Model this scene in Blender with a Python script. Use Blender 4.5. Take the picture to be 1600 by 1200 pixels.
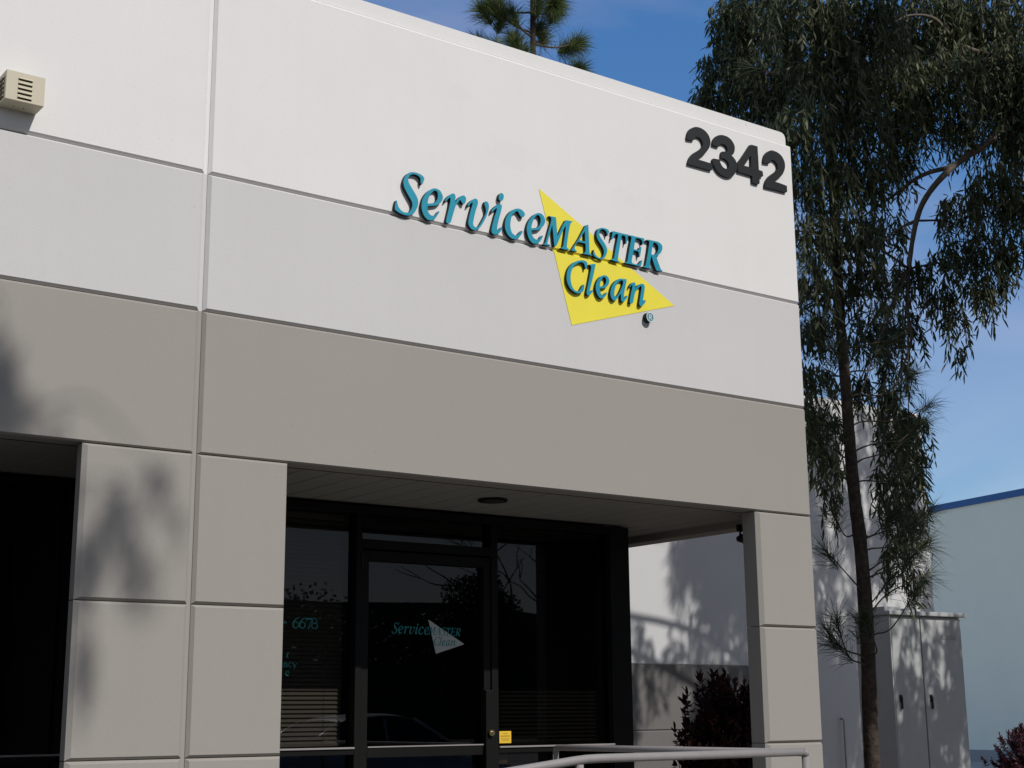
import bpy, bmesh, math, random
import numpy as np
from mathutils import Vector, Matrix
from mathutils.geometry import tessellate_polygon

S = bpy.context.scene
for o in list(bpy.data.objects):
    bpy.data.objects.remove(o)
COL = S.collection
rng = np.random.default_rng(7)
random.seed(7)

# ------------------------------------------------------------------ camera
# world: X along the front wall (to the right), Y into the building, Z up, metres; front wall plane is Y = 0
cam = bpy.data.cameras.new('camera')
cam.sensor_width = 36.0
cam.lens = 51.38
cam.clip_start = 0.05
cam.clip_end = 2000.0
camo = bpy.data.objects.new('camera', cam)
COL.objects.link(camo)
camo.matrix_world = Matrix(((0.809289, -0.122737, -0.574445, 0.0),
                            (-0.587348, -0.183381, -0.788285, -7.5),
                            (-0.00859, 0.97535, -0.220497, 1.6),
                            (0, 0, 0, 1)))
S.camera = camo

# ------------------------------------------------------------------ sky and sun
SUN_TO = Vector((0.25, -1.0, 0.87)).normalized()
ELEV = math.asin(SUN_TO.z)
world = bpy.data.worlds.new('World')
S.world = world
world.use_nodes = True
wn, wl = world.node_tree.nodes, world.node_tree.links
wn.clear()
w_out = wn.new('ShaderNodeOutputWorld')
w_bg = wn.new('ShaderNodeBackground')
w_sky = wn.new('ShaderNodeTexSky')
w_sky.sky_type = 'NISHITA'
w_sky.sun_disc = False
w_sky.sun_elevation = ELEV
w_sky.sun_rotation = math.atan2(SUN_TO.x, SUN_TO.y)
w_sky.air_density = 1.0
w_sky.dust_density = 0.0
w_sky.ozone_density = 2.0
w_sky.altitude = 600.0
w_bg.inputs['Strength'].default_value = 0.13
tc = wn.new('ShaderNodeTexCoord')
mp = wn.new('ShaderNodeMapping')
mp.inputs['Scale'].default_value = (1.0, 1.0, 2.2)
mp.inputs['Location'].default_value = (8.1, 4.4, 1.1)
nz = wn.new('ShaderNodeTexNoise')
nz.inputs['Scale'].default_value = 3.1
nz.inputs['Detail'].default_value = 5.0
nz.inputs['Roughness'].default_value = 0.5
nz.inputs['Distortion'].default_value = 0.7
rmp = wn.new('ShaderNodeValToRGB')
rmp.color_ramp.elements[0].position = 0.50
rmp.color_ramp.elements[0].color = (0, 0, 0, 1)
rmp.color_ramp.elements[1].position = 0.74
rmp.color_ramp.elements[1].color = (0.8, 0.8, 0.8, 1)
mixc = wn.new('ShaderNodeMixRGB')
mixc.blend_type = 'ADD'
wl.new(tc.outputs['Generated'], mp.inputs['Vector'])
wl.new(mp.outputs['Vector'], nz.inputs['Vector'])
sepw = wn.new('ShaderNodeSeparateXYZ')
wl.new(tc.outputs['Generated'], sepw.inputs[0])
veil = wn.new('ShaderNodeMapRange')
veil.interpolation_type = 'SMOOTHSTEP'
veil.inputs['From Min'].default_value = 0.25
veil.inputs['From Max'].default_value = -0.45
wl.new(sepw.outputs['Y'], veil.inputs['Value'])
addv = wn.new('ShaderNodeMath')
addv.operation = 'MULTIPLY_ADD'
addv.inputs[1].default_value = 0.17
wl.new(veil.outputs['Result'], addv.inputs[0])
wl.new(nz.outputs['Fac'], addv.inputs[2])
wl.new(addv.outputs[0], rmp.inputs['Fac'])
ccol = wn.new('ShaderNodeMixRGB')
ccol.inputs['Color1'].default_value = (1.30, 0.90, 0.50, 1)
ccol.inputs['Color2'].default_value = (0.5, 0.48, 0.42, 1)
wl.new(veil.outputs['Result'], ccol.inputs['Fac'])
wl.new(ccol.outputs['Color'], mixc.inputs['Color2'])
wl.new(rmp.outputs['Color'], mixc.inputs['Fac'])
gm = wn.new('ShaderNodeGamma')          # softens the step from the zenith to the pale horizon
gm.inputs['Gamma'].default_value = 0.6
hs = wn.new('ShaderNodeHueSaturation')
hs.inputs['Saturation'].default_value = 1.74
hs.inputs['Value'].default_value = 1.72
hs.inputs['Hue'].default_value = 0.512
wl.new(w_sky.outputs['Color'], gm.inputs['Color'])
wl.new(gm.outputs['Color'], hs.inputs['Color'])
wl.new(hs.outputs['Color'], mixc.inputs['Color1'])
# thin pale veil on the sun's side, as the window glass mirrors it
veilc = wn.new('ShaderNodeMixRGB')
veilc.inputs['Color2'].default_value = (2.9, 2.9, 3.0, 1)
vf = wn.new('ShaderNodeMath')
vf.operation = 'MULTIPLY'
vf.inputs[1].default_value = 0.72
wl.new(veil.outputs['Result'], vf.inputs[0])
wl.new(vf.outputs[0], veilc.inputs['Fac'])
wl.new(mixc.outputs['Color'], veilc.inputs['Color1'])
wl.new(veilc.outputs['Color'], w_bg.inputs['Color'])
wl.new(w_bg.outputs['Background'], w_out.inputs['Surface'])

sun = bpy.data.lights.new('sun', 'SUN')
sun.energy = 3.3
sun.angle = math.radians(0.53)
sun.color = (1.0, 0.968, 0.925)
suno = bpy.data.objects.new('sun', sun)
COL.objects.link(suno)
suno.location = SUN_TO * 60
suno.rotation_euler = (-SUN_TO).to_track_quat('-Z', 'Y').to_euler()

S.view_settings.view_transform = 'Standard'
S.view_settings.look = 'None'
S.view_settings.exposure = 0.0
S.view_settings.gamma = 1.0
S.view_settings.use_curve_mapping = False
S.cycles.max_bounces = 8
S.cycles.transparent_max_bounces = 12

# ------------------------------------------------------------------ materials
def mat(name, col, rough=0.8, var=0.04, scale=6.0, bump=0.0, bscale=150.0, metal=0.0, spec=0.3, col2=None, hue=None):
    m = bpy.data.materials.new(name)
    m.use_nodes = True
    n, l = m.node_tree.nodes, m.node_tree.links
    b = n['Principled BSDF']
    b.inputs['Roughness'].default_value = rough
    b.inputs['Metallic'].default_value = metal
    b.inputs['Specular IOR Level'].default_value = spec
    t = n.new('ShaderNodeTexCoord')
    z = n.new('ShaderNodeTexNoise')
    z.inputs['Scale'].default_value = scale
    z.inputs['Detail'].default_value = 6.0
    z.inputs['Roughness'].default_value = 0.6
    l.new(t.outputs['Object'], z.inputs['Vector'])
    r = n.new('ShaderNodeValToRGB')
    r.color_ramp.elements[0].position = 0.3
    r.color_ramp.elements[1].position = 0.7
    c2 = col2 if col2 else tuple(min(1, c * (1 + var)) for c in col)
    c1 = col if col2 else tuple(c * (1 - var) for c in col)
    r.color_ramp.elements[0].color = (*c1, 1)
    r.color_ramp.elements[1].color = (*c2, 1)
    l.new(z.outputs['Fac'], r.inputs['Fac'])
    l.new(r.outputs['Color'], b.inputs['Base Color'])
    if bump:
        z2 = n.new('ShaderNodeTexNoise')
        z2.inputs['Scale'].default_value = bscale
        z2.inputs['Detail'].default_value = 4.0
        l.new(t.outputs['Object'], z2.inputs['Vector'])
        bp = n.new('ShaderNodeBump')
        bp.inputs['Strength'].default_value = bump
        bp.inputs['Distance'].default_value = 0.01
        l.new(z2.outputs['Fac'], bp.inputs['Height'])
        l.new(bp.outputs['Normal'], b.inputs['Normal'])
    return m

def paint(name, col, patches=()):
    """painted concrete: large soft mottling, fine grain, faint trowel waviness, drip streaks; optional painted-over patches"""
    m = bpy.data.materials.new(name)
    m.use_nodes = True
    n, l = m.node_tree.nodes, m.node_tree.links
    b = n['Principled BSDF']
    b.inputs['Roughness'].default_value = 0.78
    b.inputs['Specular IOR Level'].default_value = 0.25
    t = n.new('ShaderNodeTexCoord')
    def noise(scale, det=5.0, vec=None):
        z = n.new('ShaderNodeTexNoise')
        z.inputs['Scale'].default_value = scale
        z.inputs['Detail'].default_value = det
        l.new(vec if vec else t.outputs['Object'], z.inputs['Vector'])
        return z.outputs['Fac']
    def mr(fac, lo, hi, a=0.3, c=0.7):
        q = n.new('ShaderNodeMapRange')
        q.inputs['From Min'].default_value = a
        q.inputs['From Max'].default_value = c
        q.inputs['To Min'].default_value = lo
        q.inputs['To Max'].default_value = hi
        l.new(fac, q.inputs['Value'])
        return q.outputs['Result']
    def mul(a, c):
        q = n.new('ShaderNodeMath')
        q.operation = 'MULTIPLY'
        l.new(a, q.inputs[0])
        l.new(c, q.inputs[1])
        return q.outputs[0]
    mpn = n.new('ShaderNodeMapping')
    mpn.inputs['Scale'].default_value = (7.0, 7.0, 0.35)
    l.new(t.outputs['Object'], mpn.inputs['Vector'])
    v = mul(mr(noise(1.3), 0.984, 1.01), mr(noise(90.0, 3.0), 0.975, 1.02))
    v = mul(v, mr(noise(1.6, 6.0, mpn.outputs['Vector']), 0.992, 1.004))
    spk = mr(noise(38.0, 1.0), 1.0, .80, .765, .80)
    v = mul(v, spk)
    base = n.new('ShaderNodeRGB')
    base.outputs[0].default_value = (*col, 1)
    cur = base.outputs[0]
    for (px, pz, rx, rz, tint, k) in patches:
        s = n.new('ShaderNodeSeparateXYZ')
        l.new(t.outputs['Object'], s.inputs[0])
        def lin(o, c, r):
            q = n.new('ShaderNodeMath'); q.operation = 'SUBTRACT'
            l.new(o, q.inputs[0]); q.inputs[1].default_value = c
            d = n.new('ShaderNodeMath'); d.operation = 'DIVIDE'
            l.new(q.outputs[0], d.inputs[0]); d.inputs[1].default_value = r
            e = n.new('ShaderNodeMath'); e.operation = 'POWER'
            a = n.new('ShaderNodeMath'); a.operation = 'ABSOLUTE'
            l.new(d.outputs[0], a.inputs[0])
            l.new(a.outputs[0], e.inputs[0]); e.inputs[1].default_value = 2.0
            return e.outputs[0]
        ad = n.new('ShaderNodeMath'); ad.operation = 'ADD'
        l.new(lin(s.outputs['X'], px, rx), ad.inputs[0])
        l.new(lin(s.outputs['Z'], pz, rz), ad.inputs[1])
        nn = n.new('ShaderNodeMath'); nn.operation = 'ADD'
        l.new(ad.outputs[0], nn.inputs[0])
        l.new(mr(noise(9.0), -0.5, 0.5), nn.inputs[1])
        f = n.new('ShaderNodeMapRange')
        f.inputs['From Min'].default_value = 1.15
        f.inputs['From Max'].default_value = 0.55
        f.inputs['To Min'].default_value = 0.0
        f.inputs['To Max'].default_value = k
        l.new(nn.outputs[0], f.inputs['Value'])
        mx = n.new('ShaderNodeMixRGB')
        mx.inputs['Color2'].default_value = (*tint, 1)
        l.new(f.outputs['Result'], mx.inputs['Fac'])
        l.new(cur, mx.inputs['Color1'])
        cur = mx.outputs['Color']
    vm = n.new('ShaderNodeVectorMath')
    vm.operation = 'SCALE'
    l.new(cur, vm.inputs[0])
    l.new(v, vm.inputs['Scale'])
    l.new(vm.outputs['Vector'], b.inputs['Base Color'])
    hsum = n.new('ShaderNodeMath'); hsum.operation = 'MULTIPLY_ADD'
    l.new(noise(3.0, 2.0), hsum.inputs[0]); hsum.inputs[1].default_value = 2.5
    l.new(noise(110.0, 4.0), hsum.inputs[2])
    bp = n.new('ShaderNodeBump')
    bp.inputs['Strength'].default_value = 0.22
    bp.inputs['Distance'].default_value = 0.004
    l.new(hsum.outputs[0], bp.inputs['Height'])
    l.new(bp.outputs['Normal'], b.inputs['Normal'])
    return m

def leafmat(name, c1, c2, c3, rough=0.55, spec=0.22, trans=0.28):
    m = bpy.data.materials.new(name)
    m.use_nodes = True
    n, l = m.node_tree.nodes, m.node_tree.links
    b = n['Principled BSDF']
    g = n.new('ShaderNodeNewGeometry')
    r = n.new('ShaderNodeValToRGB')
    e = r.color_ramp.elements
    e[0].position = 0.0; e[0].color = (*c1, 1)
    e[1].position = 1.0; e[1].color = (*c3, 1)
    k = e.new(0.55); k.color = (*c2, 1)
    l.new(g.outputs['Random Per Island'], r.inputs['Fac'])
    l.new(r.outputs['Color'], b.inputs['Base Color'])
    b.inputs['Roughness'].default_value = rough
    b.inputs['Specular IOR Level'].default_value = spec
    tr = n.new('ShaderNodeBsdfTranslucent')
    l.new(r.outputs['Color'], tr.inputs['Color'])
    mx = n.new('ShaderNodeMixShader')
    mx.inputs['Fac'].default_value = trans
    l.new(b.outputs[0], mx.inputs[1])
    l.new(tr.outputs[0], mx.inputs[2])
    l.new(mx.outputs[0], n['Material Output'].inputs['Surface'])
    return m

def glassmat(name, tint, k=1.0):
    m = bpy.data.materials.new(name)
    m.use_nodes = True
    n, l = m.node_tree.nodes, m.node_tree.links
    n.remove(n['Principled BSDF'])
    tr = n.new('ShaderNodeBsdfTransparent')
    tr.inputs['Color'].default_value = (*tint, 1)
    gl = n.new('ShaderNodeBsdfGlossy')
    gl.inputs['Roughness'].default_value = 0.0
    fr = n.new('ShaderNodeFresnel')
    ge = n.new('ShaderNodeNewGeometry')
    io = n.new('ShaderNodeMapRange')
    io.inputs['To Min'].default_value = 1.5
    io.inputs['To Max'].default_value = 1 / 1.5
    l.new(ge.outputs['Backfacing'], io.inputs['Value'])
    l.new(io.outputs['Result'], fr.inputs['IOR'])
    mu = n.new('ShaderNodeMath'); mu.operation = 'MULTIPLY'; mu.use_clamp = True
    l.new(fr.outputs[0], mu.inputs[0]); mu.inputs[1].default_value = k
    mx = n.new('ShaderNodeMixShader')
    l.new(mu.outputs[0], mx.inputs['Fac'])
    l.new(tr.outputs[0], mx.inputs[1])
    l.new(gl.outputs[0], mx.inputs[2])
    l.new(mx.outputs[0], n['Material Output'].inputs['Surface'])
    return m

PINK = (0.68, 0.58, 0.60)
M = {}
M['white'] = paint('white_wall_paint', (0.724, 0.708, 0.688),
                   [(5.5, 5.28, .22, .10, PINK, .14), (5.05, 5.62, .10, .07, PINK, .14), (6.18, 5.33, .10, .09, PINK, .14), (6.72, 5.16, .20, .13, PINK, .14), (6.45, 5.20, .10, .10, PINK, .14)])
M['pale'] = paint('pale_grey_wall_paint', (0.572, 0.559, 0.549))
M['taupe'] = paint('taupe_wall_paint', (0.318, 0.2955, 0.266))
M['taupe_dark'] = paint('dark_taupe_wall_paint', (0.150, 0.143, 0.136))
M['sealant'] = mat('joint_sealant', (0.55, 0.54, 0.50), 0.7)
M['soffit'] = mat('soffit_board_paint', (0.29, 0.28, 0.255), 0.8, 0.05, 3.0)
M['bronze'] = mat('dark_bronze_metal', (0.009, 0.0087, 0.0083), 0.5, 0.06, 9.0, metal=0.0, spec=0.10)
M['gasket'] = mat('black_gasket', (0.012, 0.012, 0.012), 0.6)
M['glass'] = glassmat('tinted_window_glass', (0.28, 0.275, 0.265), 0.85)
M['lens'] = mat('lamp_lens_glass', (0.05, 0.05, 0.048), 0.3)
M['teal'] = mat('teal_sign_face', (0.010, 0.265, 0.375), 0.45, 0.05, 5.0)
M['blackside'] = mat('black_sign_edge', (0.016, 0.018, 0.022), 0.6)
M['yellow'] = mat('yellow_sign_vinyl', (0.80, 0.69, 0.06), 0.5, 0.03, 4.0)
M['digit'] = mat('black_numeral_paint', (0.013, 0.0145, 0.016), 0.5, 0.1, 6.0)
M['cyanwhite'] = mat('pale_mark_paint', (0.55, 0.68, 0.70), 0.5)
M['tealdark'] = mat('deep_teal_mark_face', (0.09, 0.20, 0.24), 0.5)
M['decal_teal'] = mat('teal_window_vinyl', (0.022, 0.20, 0.21), 0.6)
M['decal_white'] = mat('white_window_vinyl', (0.42, 0.435, 0.42), 0.6)
M['sticker'] = mat('yellow_sticker_print', (0.78, 0.50, 0.045), 0.5)
M['ink'] = mat('sticker_ink', (0.30, 0.19, 0.03), 0.6)
M['cream'] = mat('cream_enamel', (0.52, 0.47, 0.35), 0.5, 0.03, 9.0, bump=.03)
M['slot'] = mat('dark_louvre_slot', (0.05, 0.045, 0.035), 0.8)
M['railpaint'] = mat('grey_rail_paint', (0.27, 0.25, 0.245), 0.45, 0.05, 12.0, bump=.05, bscale=60)
M['asphalt'] = mat('asphalt', (0.075, 0.069, 0.060), 0.9, 0.2, 2.0, bump=.6, bscale=220)
M['concrete'] = mat('concrete_slab', (0.24, 0.23, 0.21), 0.9, 0.10, 3.0, bump=.3, bscale=120)
M['yard'] = mat('pale_concrete_yard', (0.36, 0.35, 0.33), 0.9, 0.1, 1.5, bump=.3, bscale=80)
M['soil'] = mat('bark_mulch', (0.13, 0.10, 0.075), 0.95, 0.3, 12.0, bump=.8, bscale=60)
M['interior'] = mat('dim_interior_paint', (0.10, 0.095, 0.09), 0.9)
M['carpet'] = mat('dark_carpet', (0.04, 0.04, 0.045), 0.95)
M['slat'] = mat('beige_blind_slat', (0.42, 0.39, 0.33), 0.6)
M['slat_dark'] = mat('brown_blind_slat', (0.011, 0.0105, 0.009), 0.6)
M['brass'] = mat('lock_brass', (0.62, 0.52, 0.28), 0.25, metal=1.0)
M['card'] = mat('brown_cardboard', (0.36, 0.24, 0.14), 0.85)
M['wing'] = paint('wing_wall_paint', (0.56, 0.555, 0.55))
M['hill'] = mat('dark_hill_scrub', (0.03, 0.038, 0.022), 0.95, 0.4, .3)
M['roof'] = mat('roof_membrane', (0.30, 0.30, 0.29), 0.9)
M['bark_pine'] = mat('pine_bark', (0.022, 0.016, 0.013), 0.95, scale=24.0, col2=(0.080, 0.058, 0.044), bump=1.0, bscale=42)
M['bark_euc'] = mat('smooth_grey_bark', (0.075, 0.058, 0.044), 0.85, scale=9.0, col2=(0.17, 0.135, 0.105), bump=.3, bscale=30)
M['twig'] = mat('brown_twig', (0.085, 0.06, 0.04), 0.9)
M['euc'] = leafmat('gum_leaves', (0.032, 0.043, 0.019), (0.064, 0.082, 0.036), (0.165, 0.176, 0.098))
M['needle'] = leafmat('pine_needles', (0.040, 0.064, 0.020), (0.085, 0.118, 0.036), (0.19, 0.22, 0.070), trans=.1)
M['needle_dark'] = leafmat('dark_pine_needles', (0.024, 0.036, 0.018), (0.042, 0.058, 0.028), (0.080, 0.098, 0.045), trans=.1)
M['photinia'] = leafmat('red_shrub_leaves', (0.014, 0.008, 0.006), (0.040, 0.013, 0.012), (0.105, 0.030, 0.026))
M['plum'] = leafmat('plum_shrub_leaves', (0.026, 0.016, 0.014), (0.075, 0.022, 0.028), (0.125, 0.042, 0.048))
M['strap'] = leafmat('strap_leaves', (0.10, 0.13, 0.05), (0.22, 0.25, 0.13), (0.34, 0.36, 0.22))
M['woods'] = leafmat('dark_far_leaves', (0.02, 0.03, 0.015), (0.035, 0.05, 0.025), (0.06, 0.075, 0.04))
M['cabinet'] = mat('grey_cabinet_enamel', (0.40, 0.405, 0.40), 0.5, 0.04, 5.0)
M['farwall'] = mat('blue_grey_warehouse_paint', (0.88, 0.885, 0.75), 0.85, 0.02, 1.0)
M['fartrim'] = mat('blue_trim_paint', (0.05, 0.145, 0.36), 0.6)
M['farbase'] = mat('grey_base_paint', (0.34, 0.34, 0.33), 0.85)
M['carpaint'] = mat('silver_car_paint', (0.50, 0.52, 0.54), 0.25, metal=0.3, spec=0.6)
M['carglass'] = mat('dark_car_glass', (0.01, 0.011, 0.012), 0.05, spec=0.6)
M['tyre'] = mat('tyre_rubber', (0.02, 0.02, 0.02), 0.9)
M['rim'] = mat('alloy_rim', (0.45, 0.45, 0.46), 0.35, metal=0.7)
M['lampred'] = mat('tail_lamp_red', (0.35, 0.02, 0.02), 0.3)
M['lampclear'] = mat('head_lamp_clear', (0.6, 0.6, 0.62), 0.15)
M['stripe'] = mat('white_road_paint', (0.62, 0.62, 0.60), 0.8, 0.1, 5.0)

# ------------------------------------------------------------------ mesh helpers
ORG = {}

def thing(name, label, cat, loc, group=None, kind=None):
    o = bpy.data.objects.new(name, None)
    o.empty_display_size = 0.2
    COL.objects.link(o)
    o.location = loc
    tag(o, label, cat, group, kind)
    ORG[o] = Vector(loc)
    return o

def tag(o, label=None, cat=None, group=None, kind=None):
    if label: o['label'] = label
    if cat: o['category'] = cat
    if group: o['group'] = group
    if kind: o['kind'] = kind
    return o

def link(name, me, mats, parent=None, org=None):
    """org: world point the mesh data is measured from"""
    for m in (mats if isinstance(mats, (list, tuple)) else [mats]):
        me.materials.append(M[m] if isinstance(m, str) else m)
    o = bpy.data.objects.new(name, me)
    COL.objects.link(o)
    p = ORG.get(parent, Vector((0, 0, 0))) if parent else Vector((0, 0, 0))
    if org is None:
        org = p
        me.transform(Matrix.Translation(-p)) if parent else None
    org = Vector(org)
    if parent:
        o.parent = parent
    o.location = org - p
    ORG[o] = org
    return o

class MB:
    def __init__(s):
        s.v, s.f, s.mi, s.sm = [], [], [], []
    def add(s, vs, fs, mi=0, smooth=False):
        k = len(s.v)
        s.v += [tuple(v) for v in vs]
        for f in fs:
            s.f.append(tuple(i + k for i in f)); s.mi.append(mi); s.sm.append(smooth)
        return s
    def box(s, x0, x1, y0, y1, z0, z1, mi=0):
        return s.add([(x0, y0, z0), (x1, y0, z0), (x1, y1, z0), (x0, y1, z0), (x0, y0, z1), (x1, y0, z1), (x1, y1, z1), (x0, y1, z1)],
                     [(0, 3, 2, 1), (4, 5, 6, 7), (0, 1, 5, 4), (1, 2, 6, 5), (2, 3, 7, 6), (3, 0, 4, 7)], mi)
    def bbox(s, x0, x1, y0, y1, z0, z1, b=0.006, mi=0):
        """box with all edges bevelled"""
        bm = bmesh.new()
        bmesh.ops.create_cube(bm, size=1.0, matrix=Matrix.Translation(((x0 + x1) / 2, (y0 + y1) / 2, (z0 + z1) / 2)) @ Matrix.Diagonal((x1 - x0, y1 - y0, z1 - z0, 1)))
        bmesh.ops.bevel(bm, geom=list(bm.edges), offset=b, segments=2, affect='EDGES', profile=0.5)
        bm.verts.index_update()
        s.add([v.co.copy() for v in bm.verts], [[v.index for v in f.verts] for f in bm.faces], mi)
        bm.free()
        return s
    def panel(s, x0, x1, z0, z1, y0, y1, bl=.014, br=.014, bb=.014, bt=.014, bd=.014, mi=0):
        """slab facing -Y: front face at y0 inset by its four bevels, back at y1"""
        yb = y0 + bd
        s.add([(x0 + bl, y0, z0 + bb), (x1 - br, y0, z0 + bb), (x1 - br, y0, z1 - bt), (x0 + bl, y0, z1 - bt),
               (x0, yb, z0), (x1, yb, z0), (x1, yb, z1), (x0, yb, z1),
               (x0, y1, z0), (x1, y1, z0), (x1, y1, z1), (x0, y1, z1)],
              [(0, 1, 2, 3), (4, 5, 1, 0), (5, 6, 2, 1), (6, 7, 3, 2), (7, 4, 0, 3),
               (8, 9, 5, 4), (9, 10, 6, 5), (10, 11, 7, 6), (11, 8, 4, 7), (11, 10, 9, 8)], mi)
        return s
    def tube(s, pts, rad, seg=10, mi=0, cap=True, smooth=True):
        pts = [Vector(p) for p in pts]
        if not isinstance(rad, (list, tuple)): rad = [rad] * len(pts)
        k = len(s.v); up = Vector((0, 0, 1))
        n0 = None
        for i, p in enumerate(pts):
            d = (pts[min(i + 1, len(pts) - 1)] - pts[max(i - 1, 0)]).normalized()
            if n0 is None:
                n0 = d.cross(up if abs(d.z) < .9 else Vector((1, 0, 0))).normalized()
            n0 = (n0 - d * n0.dot(d)).normalized()
            b0 = d.cross(n0)
            for j in range(seg):
                a = 2 * math.pi * j / seg
                s.v.append(tuple(p + (n0 * math.cos(a) + b0 * math.sin(a)) * rad[i]))
        for i in range(len(pts) - 1):
            for j in range(seg):
                a, b = k + i * seg + j, k + i * seg + (j + 1) % seg
                s.f.append((a, b, b + seg, a + seg)); s.mi.append(mi); s.sm.append(smooth)
        if cap:
            s.f.append(tuple(k + j for j in range(seg))[::-1]); s.mi.append(mi); s.sm.append(False)
            e = k + (len(pts) - 1) * seg
            s.f.append(tuple(e + j for j in range(seg))); s.mi.append(mi); s.sm.append(False)
        return s
    def lathe(s, prof, c, axis='z', seg=24, mi=0):
        """prof: (radius, height) list"""
        k = len(s.v)
        for r, h in prof:
            for j in range(seg):
                a = 2 * math.pi * j / seg
                if axis == 'z': v = (c[0] + r * math.cos(a), c[1] + r * math.sin(a), c[2] + h)
                elif axis == 'y': v = (c[0] + r * math.cos(a), c[1] + h, c[2] + r * math.sin(a))
                else: v = (c[0] + h, c[1] + r * math.cos(a), c[2] + r * math.sin(a))
                s.v.append(v)
        for i in range(len(prof) - 1):
            for j in range(seg):
                a, b = k + i * seg + j, k + i * seg + (j + 1) % seg
                s.f.append((a, b, b + seg, a + seg)); s.mi.append(mi); s.sm.append(True)
        s.f.append(tuple(k + j for j in range(seg))[::-1]); s.mi.append(mi); s.sm.append(False)
        e = k + (len(prof) - 1) * seg
        s.f.append(tuple(e + j for j in range(seg))); s.mi.append(mi); s.sm.append(False)
        return s
    def mesh(s, name):
        me = bpy.data.meshes.new(name)
        me.from_pydata(s.v, [], s.f)
        me.polygons.foreach_set('material_index', s.mi)
        me.polygons.foreach_set('use_smooth', s.sm)
        me.update()
        return me
    def build(s, name, mats, parent=None, fix=True):
        me = s.mesh(name)
        if fix:
            bm = bmesh.new(); bm.from_mesh(me)
            bmesh.ops.recalc_face_normals(bm, faces=bm.faces)
            bm.to_mesh(me); bm.free()
        return link(name, me, mats, parent)

def np_mesh(name, V, F, mats, parent, mi=None, smooth=False):
    """V (n,3), F list of arrays (k, m) with m = 3 or 4"""
    me = bpy.data.meshes.new(name)
    V = np.asarray(V, np.float32)
    if parent is not None:
        V = V - np.array(ORG[parent], np.float32)
    me.vertices.add(len(V))
    me.vertices.foreach_set('co', V.ravel())
    loops = np.concatenate([f.ravel() for f in F])
    counts = np.concatenate([np.full(len(f), f.shape[1]) for f in F])
    me.loops.add(len(loops))
    me.loops.foreach_set('vertex_index', loops.astype(np.int32))
    me.polygons.add(len(counts))
    starts = np.concatenate([[0], np.cumsum(counts)[:-1]])
    me.polygons.foreach_set('loop_start', starts.astype(np.int32))
    if mi is not None:
        me.polygons.foreach_set('material_index', mi.astype(np.int32))
    me.update(calc_edges=True)
    for m in mats: me.materials.append(M[m])
    o = bpy.data.objects.new(name, me)
    COL.objects.link(o)
    if parent is not None:
        o.parent = parent
        ORG[o] = ORG[parent]
    return o

def leaf_cloud(P, D, N, Ln, Wd):
    """lance-shaped leaves: base P, direction D, side N, length Ln, width Wd (arrays). 6 verts, 2 tris + 1 quad each."""
    n = len(P)
    up = np.cross(D, N)
    L, W = Ln[:, None], Wd[:, None]
    bend = rng.uniform(-.12, .12, (n, 1)) * L
    v = np.stack([P,
                  P + D * L * .32 + N * W * .5 + up * bend * .5, P + D * L * .32 - N * W * .5 + up * bend * .5,
                  P + D * L * .68 + N * W * .40 + up * bend, P + D * L * .68 - N * W * .40 + up * bend,
                  P + D * L + up * bend * .6], 1).reshape(-1, 3)
    b = (np.arange(n) * 6)[:, None]
    t = np.concatenate([b + np.array([[0, 2, 1]]), b + np.array([[3, 4, 5]])])
    q = b + np.array([[1, 2, 4, 3]])
    return v, t, q

def unit(a):
    return a / np.maximum(np.linalg.norm(a, axis=-1, keepdims=True), 1e-9)

# outline smoothing: Catmull-Rom that keeps sharp corners
def smooth_loop(pts, sub=3, ang=52):
    n = len(pts); out = []
    def corner(i):
        a = np.array(pts[i]) - np.array(pts[i - 1]); b = np.array(pts[(i + 1) % n]) - np.array(pts[i])
        c = np.dot(a, b) / (np.linalg.norm(a) * np.linalg.norm(b) + 1e-12)
        return math.degrees(math.acos(max(-1, min(1, c)))) > ang
    cs = [corner(i) for i in range(n)]
    for i in range(n):
        p1, p2 = np.array(pts[i], float), np.array(pts[(i + 1) % n], float)
        p0 = np.array(pts[i - 1], float) if not cs[i] else p1 - (p2 - p1)
        p3 = np.array(pts[(i + 2) % n], float) if not cs[(i + 1) % n] else p2 + (p2 - p1)
        for k in range(sub):
            t = k / sub
            q = .5 * ((2 * p1) + (p2 - p0) * t + (2 * p0 - 5 * p1 + 4 * p2 - p3) * t * t + (3 * p1 - p0 - 3 * p2 + p3) * t ** 3)
            out.append((q[0], q[1]))
    return out

def extrude_outline(mb, loops, y0, y1, mf=0, ms=1, back=False):
    """loops in (x, z): first outer, then holes; front face at y0 (towards the viewer), sides run back to y1"""
    vs = []
    idx = []
    for lp in loops:
        idx.append(list(range(len(vs), len(vs) + len(lp))))
        vs += lp
    n = len(vs)
    tris = tessellate_polygon([[Vector((x, z, 0)) for x, z in lp] for lp in loops])
    front = [(x, y0, z) for x, z in vs]
    fs = []
    for t in tris:
        a, b, c = (vs[i] for i in t)
        ar = (b[0] - a[0]) * (c[1] - a[1]) - (b[1] - a[1]) * (c[0] - a[0])
        if abs(ar) < 1e-12: continue
        fs.append(tuple(t) if ar > 0 else tuple(t)[::-1])
    mb.add(front, fs, mf)
    if y1 is not None:
        sv = front + [(x, y1, z) for x, z in vs]
        sf = []
        for L in idx:
            for i in range(len(L)):
                a, b = L[i], L[(i + 1) % len(L)]
                sf.append((a, a + n, b + n, b))
        mb.add(sv, sf, ms)
    return mb

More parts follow.
